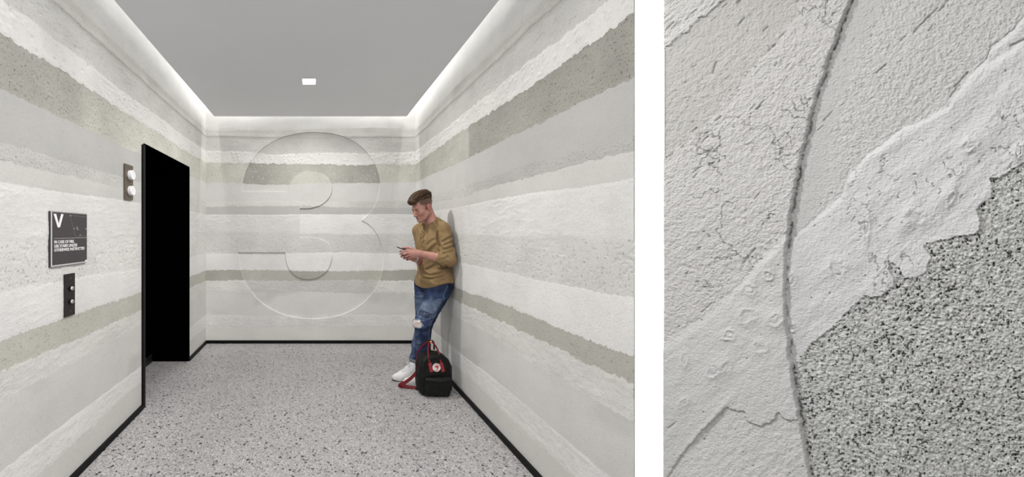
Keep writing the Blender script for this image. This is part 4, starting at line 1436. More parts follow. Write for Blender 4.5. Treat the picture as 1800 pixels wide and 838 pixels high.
# head
hk = 0.016
B.ell(hd(-0.012, 0, 0.035), (0.097, 0.0745, 0.083), HR, hk)
B.ell(hd(0.036, 0, -0.028), (0.053, 0.058, 0.080), HR, 0.02)
for s in (-1, 1):
    B.cone(hd(-0.005, s * 0.054, -0.055), hd(0.062, s * 0.014, -0.100), 0.019, 0.016, 0.025)
    B.ell(hd(0.056, s * 0.038, -0.030), (0.026, 0.022, 0.022), HR, 0.02)
    B.cone(hd(-0.03, s * 0.02, -0.04), hd(0.045, s * 0.03, -0.085), 0.035, 0.02, 0.02)
B.ell(hd(0.071, 0, -0.102), (0.018, 0.021, 0.016), HR, 0.015)
B.cone(hd(0.078, -0.030, 0.016), hd(0.078, 0.030, 0.016), 0.0125, 0.0125, 0.012)
for s in (-1, 1):                                # sockets, closed lids looking down
    B.ell(hd(0.092, s * 0.031, -0.003), (0.011, 0.016, 0.011), HR, 0.010, 'c')
    B.ell(hd(0.071, s * 0.031, -0.003), (0.0135, 0.0145, 0.0125), HR, 0.004)
B.cone(hd(0.086, 0, 0.004), hd(0.107, 0, -0.040), 0.0075, 0.0115, 0.009)
for s in (-1, 1):
    B.ell(hd(0.098, s * 0.0125, -0.044), (0.012, 0.0075, 0.008), HR, 0.006)
B.ell(hd(0.0825, 0, -0.066), (0.012, 0.021, 0.0075), HR, 0.006)
B.ell(hd(0.082, 0, -0.0785), (0.011, 0.019, 0.0075), HR, 0.006)
B.cone(hd(0.0955, -0.020, -0.0725), hd(0.0955, 0.020, -0.0725), 0.0030, 0.0030, 0.003, 'c')
for s in (-1, 1):
    ER = HR @ np.array(Matrix.Rotation(math.radians(-14), 3, 'Y'))
    B.ell(hd(-0.014, s * 0.074, -0.010), (0.0165, 0.0085, 0.029), ER, 0.005)
    B.ell(hd(-0.010, s * 0.084, -0.008), (0.0085, 0.009, 0.017), ER, 0.003, 'c')

# hands: (palm, five fingers each) closed round the phone
def hand(wr, kn, dirs, lens, rads, thumb, palm_flat):
    c = sum(kn) / len(kn)
    for kx in kn:
        B.cone(wr + (kx - c) * 0.45, kx, 0.016, 0.0125, 0.010, flat=(palm_flat, 0.85))
    B.cone(wr, wr + (c - wr) * 0.5, 0.024, 0.021, 0.012, flat=(palm_flat, 0.75))
    for kx, dd, ll, rr in zip(kn, dirs, lens, rads):
        p = kx
        r = rr
        for d_, l_ in zip(dd, ll):
            d_ = np.array(d_, float); d_ /= np.linalg.norm(d_)
            q = p + d_ * l_
            B.cone(p, q, r, r * 0.9, 0.003)
            p = q; r *= 0.9
    for a, b, ra, rb in thumb:
        B.cone(a, b, ra, rb, 0.006)


kl = [A3(0.805, 3.172, 1.197), A3(0.818, 3.163, 1.180), A3(0.834, 3.160, 1.163), A3(0.853, 3.162, 1.148)]
dl_ = [((-0.85, 0.45, -0.05), (-0.35, 0.9, -0.1), (0.25, 0.95, 0.1)),
       ((-0.8, 0.45, -0.25), (-0.35, 0.9, -0.1), (0.3, 0.95, 0.1)),
       ((-0.75, 0.45, -0.35), (-0.25, 0.9, -0.05), (0.35, 0.9, 0.1)),
       ((-0.7, 0.45, -0.45), (-0.2, 0.9, 0.0), (0.35, 0.9, 0.1))]
ln = [(0.042, 0.026, 0.020), (0.045, 0.029, 0.021), (0.041, 0.027, 0.020), (0.032, 0.021, 0.018)]
hand(WRL, kl, dl_, ln, (0.0088, 0.009, 0.0086, 0.0078),
     [(A3(0.895, 3.158, 1.192), A3(0.848, 3.170, 1.218), 0.016, 0.0115), (A3(0.848, 3.170, 1.218), A3(0.812, 3.186, 1.226), 0.0105, 0.0095), (A3(0.812, 3.186, 1.226), A3(0.785, 3.203, 1.224), 0.0095, 0.0078)], (0.2, 1, 0.15))
kr = [A3(0.800, 3.272, 1.168), A3(0.812, 3.280, 1.152), A3(0.827, 3.282, 1.137), A3(0.845, 3.279, 1.124)]
dr = [((-0.75, -0.55, 0.0), (-0.25, -0.95, -0.05), (0.3, -0.9, 0.0)),
      ((-0.7, -0.55, -0.15), (-0.25, -0.95, -0.05), (0.35, -0.9, 0.0)),
      ((-0.6, -0.6, -0.2), (-0.15, -0.95, -0.05), (0.35, -0.9, 0.0)),
      ((-0.5, -0.6, -0.25), (-0.1, -0.95, 0.0), (0.35, -0.9, 0.0))]
hand(WRR, kr, dr, ln, (0.0088, 0.009, 0.0086, 0.0078),
     [(A3(0.885, 3.278, 1.142), A3(0.845, 3.272, 1.185), 0.016, 0.0115), (A3(0.845, 3.272, 1.185), A3(0.812, 3.262, 1.212), 0.0105, 0.0095), (A3(0.812, 3.262, 1.212), A3(0.790, 3.246, 1.222), 0.0095, 0.0078)], (0.2, 1, 0.15))


body, BV, BQ = field_obj('body', B, [skin_mat()], person, 2)
q = (BV - HO) @ HR
lips_ = np.exp(-((q[:, 0] - 0.090) / 0.012) ** 2 - (q[:, 1] / 0.017) ** 4 - ((q[:, 2] + 0.0725) / 0.0085) ** 4)
top_ = 0.012 + 0.55 * np.clip(q[:, 0] - 0.01, 0, 0.1)
side = sstep(0.0, 0.030, q[:, 2] - top_ + 0.012) * sstep(0.060, 0.050, q[:, 0] + 0.25 * (0.05 - q[:, 2]) * (q[:, 2] < 0.05))
nape = sstep(-0.045, -0.062, q[:, 0]) * sstep(-0.055, -0.015, q[:, 2])
burn = sstep(0.014, 0.006, np.abs(q[:, 0] - 0.012)) * sstep(-0.030, -0.012, q[:, 2])
ear = (np.abs(q[:, 1]) > 0.0725) & (np.abs(q[:, 0] + 0.012) < 0.028) & (q[:, 2] < 0.024) & (q[:, 2] > -0.045)
shave = np.maximum(np.maximum(side, nape), 0.85 * burn) * ~ear * (BV[:, 2] > 1.46) * (q[:, 2] > -0.07)
shave = shave * (0.86 + 0.10 * vnoise3(BV * 260, 71))
beard = 0.10 * np.exp(-((q[:, 2] + 0.085) / 0.03) ** 2) * (q[:, 0] > -0.01) * (BV[:, 2] > 1.42)
blush = 0.45 * np.exp(-((q[:, 0] - 0.105) / 0.016) ** 2 - (q[:, 1] / 0.016) ** 2 - ((q[:, 2] + 0.040) / 0.014) ** 2)
for sgn in (-1, 1):
    blush = blush + 0.30 * np.exp(-((q[:, 0] - 0.06) / 0.03) ** 2 - ((q[:, 1] - sgn * 0.045) / 0.018) ** 2 - ((q[:, 2] + 0.035) / 0.022) ** 2)
blush = blush + 0.7 * ear * (BV[:, 2] > 1.46)
for c_ in kl + kr:
    blush = blush + 0.5 * np.exp(-(np.linalg.norm(BV - c_, axis=1) / 0.012) ** 2)
attr(body.data, 'lips', np.clip(lips_ * 0.8 * (BV[:, 2] > 1.42), 0, 1)); attr(body.data, 'shave', np.clip(shave + beard, 0, 1)); attr(body.data, 'blush', np.clip(blush, 0, 0.8))
C = BV[BQ].mean(1)
ms = np.linalg.norm((C - A3(0.956, 3.105, 1.155)) * A3(1, 0.6, 1), axis=1) < 0.0085
if ms.any(): patch_from('forearm_mark', BV, BQ, ms, 0.0008, M['mole'], person)

# brows, lashes
bvh_b = bvh_of(BV, BQ)
def on_face(y, z, off=0.001):
    o = Vector(hd(0.2, y, z)); h = bvh_b.ray_cast(o, Vector(-hf))
    return h[0] + Vector(hf) * off
for s in (-1, 1):
    bm = bmesh.new()
    add_tube(bm, [on_face(s * y, z, 0.0005) for y, z in ((0.012, 0.0085), (0.021, 0.0125), (0.031, 0.0135), (0.039, 0.0115))], [0.0030, 0.0040, 0.0036, 0.0018], 6)
    child(bm_obj('eyebrow', bm, M['brow'], None, True), person)
    bm = bmesh.new()
    add_tube(bm, [on_face(s * y, z, 0.0006) for y, z in ((0.019, -0.008), (0.026, -0.0105), (0.035, -0.0105), (0.043, -0.0075))], [0.0011, 0.0016, 0.0017, 0.0014], 6)
    child(bm_obj('eyelash', bm, M['lash'], None, True), person)

# hair: swept back quiff
Hh = Field((-0.15, -0.11, 0.0), (0.155, 0.11, 0.17), 0.0032)
Hh.ell((-0.018, 0, 0.050), (0.099, 0.071, 0.082), None, 0.01)
Hh.ell((0.050, 0, 0.108), (0.062, 0.054, 0.034), np.array(Matrix.Rotation(math.radians(20), 3, 'Y')), 0.02)
Hh.ell((0.098, 0.006, 0.084), (0.022, 0.047, 0.030), np.array(Matrix.Rotation(math.radians(28), 3, 'Y')), 0.018)
Hh.ell((-0.030, 0, 0.122), (0.080, 0.056, 0.032), None, 0.02)
Hh.ell((-0.092, 0, 0.090), (0.033, 0.054, 0.042), None, 0.02)
idx, P = Hh.band(0.05)
# lower limit of the long hair: rises from the back to the temple, clear of the forehead
lim = 0.064 + 0.012 * np.sin(P[:, 0] * 22 + 0.6) - 0.012 * np.clip((P[:, 0] - 0.055) / 0.04, 0, 1) - 0.030 * sstep(-0.06, -0.10, P[:, 0])
cut = lim - P[:, 2]
front = np.where(P[:, 0] > 0.066, 0.060 - P[:, 2], -1)
f = np.maximum(Hh.F[idx], 0.6 * cut)
ang = np.arctan2(P[:, 2] - 0.02, P[:, 1])
f = f + 0.0045 * vnoise3(np.stack([ang * 10, P[:, 0] * 9, P[:, 2] * 4], -1), 21) + 0.0016 * vnoise3(np.stack([ang * 26, P[:, 0] * 14, P[:, 2] * 6], -1), 22)
Hh.F[idx] = f
far = np.abs(Hh.F) >= 0.05
HV, HQ = Hh.mesh()
HV = relax(HV, HQ, 2)
HV = HO + HV @ HR.T
me = npmesh('hair', HV, HQ)
hair_o = child(link('hair', me, M['hair'], None, True), person)
# combed-back locks lying on it
bvh_h = BVHTree.FromPolygons([tuple(v) for v in (HV - HO) @ HR], [tuple(int(i) for i in q_) for q_ in HQ])
rh = np.random.default_rng(5)
for nm_, cnt_, mm_ in (('dark_locks', 110, simple('dark_hair_lock', (0.018, 0.010, 0.006), 0.55, spec=0.3, noise=0.3)), ('light_locks', 75, simple('light_hair_lock', (0.145, 0.085, 0.040), 0.55, spec=0.3, noise=0.3))):
    bm = bmesh.new()
    for k in range(cnt_):
        a0 = rh.uniform(-1.45, 1.45)              # round the head, from his right to his left
        x0 = rh.uniform(-0.02, 0.118); x1 = x0 - rh.uniform(0.05, 0.11)
        pl = []
        for t in np.linspace(0, 1, 8):
            x_ = x0 + (x1 - x0) * t
            a_ = a0 * (1 - 0.10 * t) + 0.05 * math.sin(6 * t + k)
            d_ = Vector((0.0 if x_ > -0.08 else (x_ + 0.08) * 4, math.sin(a_), math.cos(a_))).normalized()
            o_ = Vector((max(min(x_, 0.10), -0.085), 0, 0.062))
            if x_ > 0.10: d_ = (d_ + Vector(((x_ - 0.10) * 40, 0, 0))).normalized()
            h_ = bvh_h.ray_cast(o_ + d_ * 0.14, -d_)
            if h_[0] is None or h_[0].z < 0.058: continue
            pl.append(Vector(HO + HR @ np.array(h_[0] + h_[1] * 0.0002)))
        if len(pl) > 3:
            n_ = len(pl)
            add_tube(bm, pl, [0.0021 * math.sin(PI * (0.12 + 0.83 * i_ / (n_ - 1))) for i_ in range(n_)], 5)
    o_ = child(bm_obj(nm_, bm, mm_, None, True), hair_o); o_['kind'] = 'stuff'

# shirt
S_ = Field((0.85, 3.0, 0.82), (1.236, 3.62, 1.53), 0.0045)
S_.ell(tp(-0.016, 0, 0.91), (0.150, 0.192, 0.18), TR, 0.04)
S_.ell(tp(-0.012, 0, 1.06), (0.124, 0.160, 0.17), TR, 0.05)
S_.ell(tp(0, 0, 1.25), (0.124, 0.178, 0.185), TR, 0.05)
S_.ell((1.118, 3.245, 0.93), (0.118, 0.118, 0.15), None, 0.03)
S_.cone(SHL + A3(0, 0, 0.0), SHR, 0.066, 0.066, 0.05)
S_.cone(NB + A3(0.03, -0.01, 0.035), SHL + A3(-0.01, 0.01, 0.022), 0.052, 0.052, 0.04)
S_.cone(NB + A3(0.02, 0.01, 0.025), SHR + A3(0.01, -0.02, 0.02), 0.050, 0.050, 0.04)
for sh, el, wr in ((SHL, ELL, WRL), (SHR, ELR, WRR)):
    S_.cone(sh, el, 0.066, 0.056, 0.007)
    S_.cone(el, el + (wr - el) * 0.50, 0.055, 0.0495, 0.012)
idx, P = S_.band(0.035)
q = (P - TO) @ TR
f = S_.F[idx]
# which points belong to the near sleeve
def seg_d(P, a, b):
    t = np.clip(((P - a) @ (b - a)) / ((b - a) @ (b - a)), 0, 1)
    return np.linalg.norm(P - a - t[:, None] * (b - a), axis=1), t
dU, tU = seg_d(P, SHL, ELL)
dFo, tF = seg_d(P, ELL, WRL)
slv = sstep(0.085, 0.066, np.minimum(dU, dFo)) * (q[:, 1] > 0.10)
low = sstep(1.12, 0.92, P[:, 2]) * (1 - slv)
def ridged(p, seed):
    n = 1 - np.abs(vnoise3(p, seed)) * 2.2
    return np.clip(n, 0, 1) ** 2
f = f - 0.011 * low * ridged(np.stack([q[:, 0] * 5, q[:, 1] * 5 + q[:, 2] * 4, q[:, 2] * 17 + q[:, 1] * 4], -1), 31) + 0.006 * low
f = f - 0.0065 * (1 - slv) * ridged(np.stack([q[:, 0] * 9, q[:, 1] * 11, q[:, 2] * 8 + q[:, 1] * 7], -1), 32) + 0.003 * (1 - slv)
al = tU * 0.28 + tF * 0.25
f = f - slv * (0.0115 * ridged(np.stack([P[:, 0] * 6 + P[:, 2] * 4, P[:, 1] * 6, al * 22 + P[:, 0] * 13], -1), 33) - 0.005) + slv * 0.002 * vnoise3(P * 34, 34)
# deep folds running into the armpit and over the elbow
# (measured as they run over the front of the shirt; each is a groove with a ridge above it)
uP, vP = VPX + P[:, 0] / P[:, 1] * FPX, VPY - (P[:, 2] - CAMZ) / P[:, 1] * FPX
frontside = (q[:, 1] > -0.02) | (q[:, 0] > 0.02)
folds = [([(769, 404), (769.5, 416), (771, 427), (777, 438)], 1.9, 0.016), ([(797, 414), (786, 420), (776, 426)], 1.7, 0.010), ([(798, 424), (787, 428), (778, 432)], 1.5, 0.008), ([(798, 432), (787, 437), (777, 439)], 1.7, 0.010), ([(796, 441), (786, 444), (778, 445)], 1.5, 0.008), ([(790, 450), (780, 455), (771, 457)], 1.6, 0.006),
         ([(770, 427), (761, 435), (752, 444)], 2.3, 0.010), ([(768, 420), (758, 424), (750, 433)], 2.2, 0.006), ([(738, 474), (746, 480), (756, 484), (770, 481), (786, 476)], 1.9, 0.011), ([(736, 485), (746, 489), (757, 490), (775, 487), (790, 481)], 1.9, 0.011), ([(766, 466), (756, 470), (747, 475)], 1.9, 0.009), ([(735, 466), (740, 472), (747, 478)], 1.6, 0.007), ([(788, 466), (779, 471), (768, 474)], 1.8, 0.008), ([(762, 497), (775, 494), (788, 488)], 1.8, 0.006), ([(762, 386), (768, 393), (770, 402)], 1.6, 0.004), ([(741, 430), (744, 440), (752, 452)], 2.0, 0.005)]
for pl, wdt, dep in folds:
    pl = np.array(catmull(pl, 5))
    best = np.full(len(P), 99.0); sd = np.zeros(len(P)); te = np.zeros(len(P))
    for k, (a_, b_) in enumerate(zip(pl[:-1], pl[1:])):
        ab = b_ - a_; l2 = ab @ ab
        t = np.clip(((uP - a_[0]) * ab[0] + (vP - a_[1]) * ab[1]) / l2, 0, 1)
        du, dv = uP - a_[0] - t * ab[0], vP - a_[1] - t * ab[1]
        d = np.hypot(du, dv); m = d < best
        best = np.where(m, d, best); sd = np.where(m, np.where(dv > 0, d, -d), sd); te = np.where(m, (k + t) / (len(pl) - 1), te)
    fadeend = sstep(0, 0.25, te) * sstep(1.0, 0.75, te) * frontside
    f = f + dep * fadeend * np.exp(-(best / wdt) ** 2) - 0.55 * dep * fadeend * np.exp(-((sd + 2.1 * wdt) / (1.2 * wdt)) ** 2)
# cuffs, curved hem, neck opening
f = np.maximum(f, np.where(dFo < 0.060, (tF - (0.455 + 0.02 * np.sin(P[:, 2] * 90))) * 0.25, -1))
dFr, tFr = seg_d(P, ELR, WRR)
f = np.maximum(f, np.where((dFr < 0.056) & (q[:, 1] < 0), (tFr - 0.46) * 0.25, -1))
hem = 0.858 + 0.050 * np.clip(np.abs(q[:, 1] - 0.02) / 0.17, 0, 1.2) ** 2
f = np.maximum(f, np.where(slv < 0.5, hem - P[:, 2], -1))
ncn = A3(1.052, 3.325, 1.452)
nax = A3(-0.50, -0.20, 0.84); nax /= np.linalg.norm(nax)
pn = (P - ncn) @ nax
rn = np.linalg.norm(P - ncn - pn[:, None] * nax, axis=1)
f = np.maximum(f, np.minimum(pn + 0.002, 0.072 - rn))
S_.F[idx] = f
shirt, SV, SQ = field_obj('shirt', S_, [M['shirt']], person, 1)
bvh_s = bvh_of(SV, SQ)
def on_shirt(l, z, off=0.0015):
    o = Vector(tp(0.4, l, z)); h = bvh_s.ray_cast(o, Vector(-tf))
    return (h[0] + h[1] * off) if h[0] else None
# stand collar
e1 = np.cross(nax, tl); e1 /= np.linalg.norm(e1)
bm = bmesh.new()
ring, hint = [], []
for k in range(0, 41):
    a = math.radians(12 + 336 * k / 40)
    dr_ = e1 * math.cos(a) * 0.068 + np.cross(nax, e1) * math.sin(a) * 0.066
    ring.append(ncn + dr_ - nax * 0.001); hint.append(Vector(dr_))
sgn = 1
if (e1 @ tf) < 0:
    ring = [2 * (ncn - nax * 0.001) - r for r in ring]; hint = [-h for h in hint]
add_ribbon(bm, ring, 0.022, 0.005, hint)
bmesh.ops.recalc_face_normals(bm, faces=bm.faces)
child(bm_obj('collar', bm, M['shirt'], None, False), shirt)
# placket with dark open slit and buttons
zs = np.linspace(1.405, 1.265, 12)
for l, nm, wd_, mm in ((0.0, 'placket', 0.030, M['shirt']), (0.005, 'placket_slit', 0.0045, M['shirt_dark']), (-0.017, 'placket_seam', 0.002, M['shirt_dark']), (0.017, 'placket_seam', 0.002, M['shirt_dark'])):
    pts = [on_shirt(l, z, 0.0018 if nm == 'placket' else 0.0036) for z in zs]
    pts = [p for p in pts if p is not None]
    pts = [Vector(p) for p in catmull([pts[0], pts[len(pts) // 2] + Vector(tf) * 0.001, pts[-1]], 6)]
    if nm == 'placket_slit': pts = pts[:9]
    bm = bmesh.new(); add_ribbon(bm, pts, wd_, 0.0025, Vector(tf))
    bmesh.ops.recalc_face_normals(bm, faces=bm.faces)
    child(bm_obj(nm, bm, mm), shirt)
for z in (1.385, 1.36, 1.335, 1.31):
    p = on_shirt(-0.006, z, 0.0036)
    if p is None: continue
    bm = bmesh.new(); add_disc(bm, p, tf, [(0.0048, 0), (0.0048, 0.0016), (0.003, 0.0022)], 14)
    child(bm_obj('button', bm, M['button'], None, True), shirt)

# jeans
J = Field((0.82, 3.0, 0.06), (1.237, 3.62, 1.0), 0.0045)
J.ell(tp(-0.018, 0.0, 0.89), (0.124, 0.168, 0.10), TR, 0.03)
J.cone(tp(-0.03, 0.06, 0.86), tp(-0.035, 0.05, 0.80), 0.085, 0.06, 0.03)
J.cone(HIL, KNL, 0.108, 0.076, 0.025)
J.cone(HIR, KNR, 0.094, 0.068, 0.025)
CAL = A3(0.962, 3.215, 0.33)
J.cone(KNL, CAL, 0.074, 0.062, 0.02)
J.cone(CAL, ANL, 0.062, 0.060, 0.02)
CAR = A3(0.975, 3.40, 0.32)
J.cone(KNR, CAR, 0.066, 0.057, 0.02)
J.cone(CAR, ANR, 0.057, 0.054, 0.02)
idx, P = J.band(0.035)
f = J.F[idx]
wr_ = sstep(0.45, 0.15, P[:, 2]) + 0.8 * np.exp(-((P[:, 2] - 0.56) / 0.07) ** 2) + 0.8 * np.exp(-((P[:, 2] - 0.82) / 0.06) ** 2) + 0.3
f = f - 0.0085 * wr_ * (1 - np.clip(np.abs(vnoise3(np.stack([P[:, 0] * 8 + P[:, 2] * 6, P[:, 1] * 8, P[:, 2] * 20 - P[:, 0] * 9], -1), 43)) * 2.4, 0, 1)) ** 2 + 0.003 * wr_ + 0.003 * wr_ * vnoise3(np.stack([P[:, 0] * 11 + P[:, 2] * 7, P[:, 1] * 11, P[:, 2] * 27 - P[:, 0] * 10], -1), 41) + 0.0018 * vnoise3(P * 40, 42)
nearleg = np.linalg.norm(P[:, :2] - A3(0.975, 3.235), axis=1) < 0.10
f = np.maximum(f, np.where(nearleg, 0.115, 0.165) - P[:, 2])
f = np.maximum(f, P[:, 2] - 0.95)
J.F[idx] = f
JV, JQ = J.mesh()
JV = relax(JV, JQ, 2)
JN = vnormals(JV, JQ)
me = npmesh('jeans', JV, JQ)
# washed-out denim on the thighs, shins and folds
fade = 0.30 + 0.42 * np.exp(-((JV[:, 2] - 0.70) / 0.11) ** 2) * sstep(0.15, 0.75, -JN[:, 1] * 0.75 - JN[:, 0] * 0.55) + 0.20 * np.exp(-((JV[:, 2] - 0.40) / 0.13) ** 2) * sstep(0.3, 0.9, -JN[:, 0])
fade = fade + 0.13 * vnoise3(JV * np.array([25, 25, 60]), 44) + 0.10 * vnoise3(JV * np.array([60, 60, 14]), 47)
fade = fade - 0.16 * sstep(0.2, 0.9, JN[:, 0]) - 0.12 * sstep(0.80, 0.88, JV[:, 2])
fade = np.where(JV[:, 1] > 3.31, fade + 0.12 * sstep(0.6, 0.3, JV[:, 2]), fade)
attr(me, 'fade', fade)
jeans = child(link('jeans', me, M['denim'], None, True), person)
JC = JV[JQ].mean(1); JFN = JN[JQ[:, 0]]
def px_of(C):
    return VPX + C[:, 0] / C[:, 1] * FPX, VPY - (C[:, 2] - CAMZ) / C[:, 1] * FPX
# rip over the near knee: an oval frayed opening on the front of the knee
ct = np.array([0.888, 3.146, 0.572])
dq = JC - ct
r_ = np.sqrt((dq[:, 0] / 0.045) ** 2 + (dq[:, 1] / 0.045) ** 2 + (dq[:, 2] / 0.034) ** 2) + 0.22 * vnoise3(JC * 55, 45)
if (r_ < 1).any(): patch_from('knee_rip', JV, JQ, r_ < 1.0, 0.0012, M['rip'], jeans)
fr = (r_ >= 0.98) & (r_ < 1.22)
if fr.any(): patch_from('frayed_edge', JV, JQ, fr, 0.0022, simple('frayed_denim', (0.16, 0.19, 0.25), 0.9, noise=0.4, nscale=200), jeans)
ct2 = np.array([0.955, 3.125, 0.655])
dq = JC - ct2
e2 = (np.abs(dq[:, 2] + 0.30 * (dq[:, 0])) < 0.026) & (np.linalg.norm(dq, axis=1) < 0.072) & (JFN[:, 1] < -0.1)
spk = vnoise3(JC * 130, 46) > -0.15
if (e2 & spk).any(): patch_from('embroidered_patch', JV, JQ, e2 & spk, 0.0008, M['embroid'], jeans)
# turned-up hem of the far leg
bm = bmesh.new()
hint, ring = [], []
for k in range(33):
    a = 2 * PI * k / 32
    d_ = A3(math.cos(a), math.sin(a), 0)
    cz = ANR + (CAR - ANR) * ((0.178 - ANR[2]) / (CAR[2] - ANR[2]))
    ring.append(cz + d_ * 0.0605); hint.append(Vector(d_))
add_ribbon(bm, ring, 0.026, 0.006, hint)
child(bm_obj('turned_up_hem', bm, M['cuff'], None, False), jeans)
# side seam and waist details of the near leg
bvh_j = bvh_of(JV, JQ)
def jeans_pts(pl, off):
    out = []
    for a in pl:
        a = Vector(a); h = bvh_j.ray_cast(Vector((a.x, a.y - 0.3, a.z)), Vector((0, 1, 0)))
        if h[0]: out.append(h[0] + h[1] * off)
    return out
pts = jeans_pts([(1.150 - 0.165 * t, 3.2, 0.90 - 0.35 * t) for t in np.linspace(0, 1, 22)] + [(0.985 + 0.005 * t, 3.2, 0.55 - 0.3 * t) for t in np.linspace(0.05, 1, 14)], 0.0012)
bm = bmesh.new(); add_ribbon(bm, pts, 0.004, 0.002, Vector((0, -1, 0)))
child(bm_obj('side_seam', bm, simple('seam_denim', (0.10, 0.12, 0.17), 0.9, noise=0.3, nscale=300)), jeans)
pts = jeans_pts([(1.10 + 0.07 * t, 3.2, 0.88 - 0.035 * t * t + 0.0) for t in np.linspace(0, 1, 10)], 0.0012)
bm = bmesh.new(); add_ribbon(bm, pts, 0.004, 0.002, Vector((0, -1, 0)))
child(bm_obj('pocket_seam', bm, M['embroid']), jeans)

# shoes: white leather high-tops
def shoe(heel, toe, an):
    hx = A3(heel[0], heel[1], 0); d_ = A3(toe[0] - heel[0], toe[1] - heel[1], 0); L_ = np.linalg.norm(d_); d_ /= L_
    n_ = A3(-d_[1], d_[0], 0)
    def sp(x, y, z): return hx + d_ * x + n_ * y + A3(0, 0, z)
    lo = np.minimum(hx, sp(L_, 0, 0)) - 0.09; hi = np.maximum(hx, sp(L_, 0, 0)) + 0.09
    K = Field((lo[0], lo[1], 0.004), (hi[0], hi[1], 0.20), 0.0035)
    K.cone(sp(0.045, 0, 0.045), sp(L_ - 0.10, 0.004, 0.038), 0.040, 0.043, 0.02)
    K.cone(sp(L_ - 0.10, 0.004, 0.036), sp(L_ - 0.036, 0.006, 0.030), 0.043, 0.033, 0.02)
    K.cone(sp(0.06, 0, 0.06), sp(0.055, 0, 0.15), 0.047, 0.047, 0.025)
    K.cone(sp(0.075, 0, 0.12), sp(L_ - 0.12, 0, 0.055), 0.040, 0.036, 0.02)
    idx, P = K.band(0.04)
    x = (P - hx) @ d_; y = (P - hx) @ n_
    f = np.maximum(K.F[idx], 0.020 - P[:, 2])
    f = np.maximum(f, P[:, 2] - (0.158 + 0.12 * np.clip(x - 0.07, 0, 0.05)))
    f = f + 0.0016 * vnoise3(P * 45, 51)
    K.F[idx] = f
    so, V, Q = field_obj('shoe', K, [M['leather']], person, 2)
    # sole and outsole follow the footprint
    out = []
    for k in range(40):
        a = 2 * PI * k / 40
        ex = L_ / 2 * np.sign(math.cos(a)) * abs(math.cos(a)) ** 0.85
        wy = (0.046 if ex > 0 else 0.041) * np.sign(math.sin(a)) * abs(math.sin(a)) ** 0.8
        out.append((L_ / 2 + ex, wy + 0.004 * (ex > 0)))
    for nm, z0_, z1_, gr, mm in (('sole', 0.0065, 0.025, 0.0, M['sole']), ('outsole', 0.0, 0.007, -0.001, M['outsole'])):
        bm = bmesh.new()
        rg = []
        for z in (z0_, z1_):
            rg.append([bm.verts.new(sp(L_ / 2 + (x_ - L_ / 2) * (1 + gr * 6), y_ * (1 + gr * 20), z + 0.012 * max(0, (x_ - L_ * 0.72) / (L_ * 0.28)) ** 2)) for x_, y_ in out])
        for k in range(40):
            bm.faces.new((rg[0][k], rg[0][(k + 1) % 40], rg[1][(k + 1) % 40], rg[1][k]))
        bm.faces.new(rg[0][::-1]); bm.faces.new(rg[1])
        bmesh.ops.recalc_face_normals(bm, faces=bm.faces)
        child(bm_obj(nm, bm, mm), so)
    bv = bvh_of(V, Q)
    def top(x, y):
        h = bv.ray_cast(Vector(sp(x, y, 0.3)), Vector((0, 0, -1)))
        return (h[0] + h[1] * 0.0022) if h[0] else Vector(sp(x, y, 0.05))
    bm = bmesh.new()
    rows = [0.105 + 0.016 * k for k in range(6)]
    for k, x_ in enumerate(rows):
        wy = 0.020
        add_tube(bm, [top(x_, -wy), top(x_ + 0.004, 0), top(x_ + 0.008, wy)], 0.0024, 6)
        add_tube(bm, [top(x_, wy), top(x_ + 0.004, 0), top(x_ + 0.008, -wy)], 0.0024, 6)
    for s in (-1, 1):
        p = top(0.110, 0)
        add_tube(bm, [p, p + Vector(d_ * 0.02 + n_ * s * 0.02 + A3(0, 0, 0.012)), p + Vector(d_ * 0.03 + n_ * s * 0.035 + A3(0, 0, -0.012)), p + Vector(d_ * 0.012 + n_ * s * 0.03 + A3(0, 0, -0.006)), p], 0.0022, 6)
    o = child(bm_obj('laces', bm, M['lace'], None, True), so); o['kind'] = 'stuff'
    bm = bmesh.new()
    for x_ in rows:
        for s in (-1, 1):
            p = top(x_ + 0.002, s * 0.027)
            add_disc(bm, p, (n_ * s * 0.8 + A3(0, 0, 0.6)), [(0.0028, -0.001), (0.0028, 0.0006), (0.001, 0.0008)], 8)
    o = child(bm_obj('eyelets', bm, M['eyelet'], None, False), so); o['kind'] = 'stuff'
    return so


shoe(A3(0.992, 3.385, 0), A3(0.712, 3.345, 0), ANR)
shoe(A3(1.065, 3.262, 0), A3(0.792, 3.248, 0), ANL)

# band on the far wrist
wd_ = WRR - ELR; wd_ /= np.linalg.norm(wd_)
bm = bmesh.new()
ring, hint = [], []
ex = np.cross(wd_, A3(0, 0, 1)); ex /= np.linalg.norm(ex); ey = np.cross(ex, wd_)
for k in range(29):
    a = 2 * PI * k / 28
    r = ex * math.cos(a) * 0.029 + ey * math.sin(a) * 0.031
    ring.append(WRR - wd_ * 0.004 + r); hint.append(Vector(r))
add_ribbon(bm, ring, 0.013, 0.004, hint)
child(bm_obj('wristband', bm, M['band']), person)

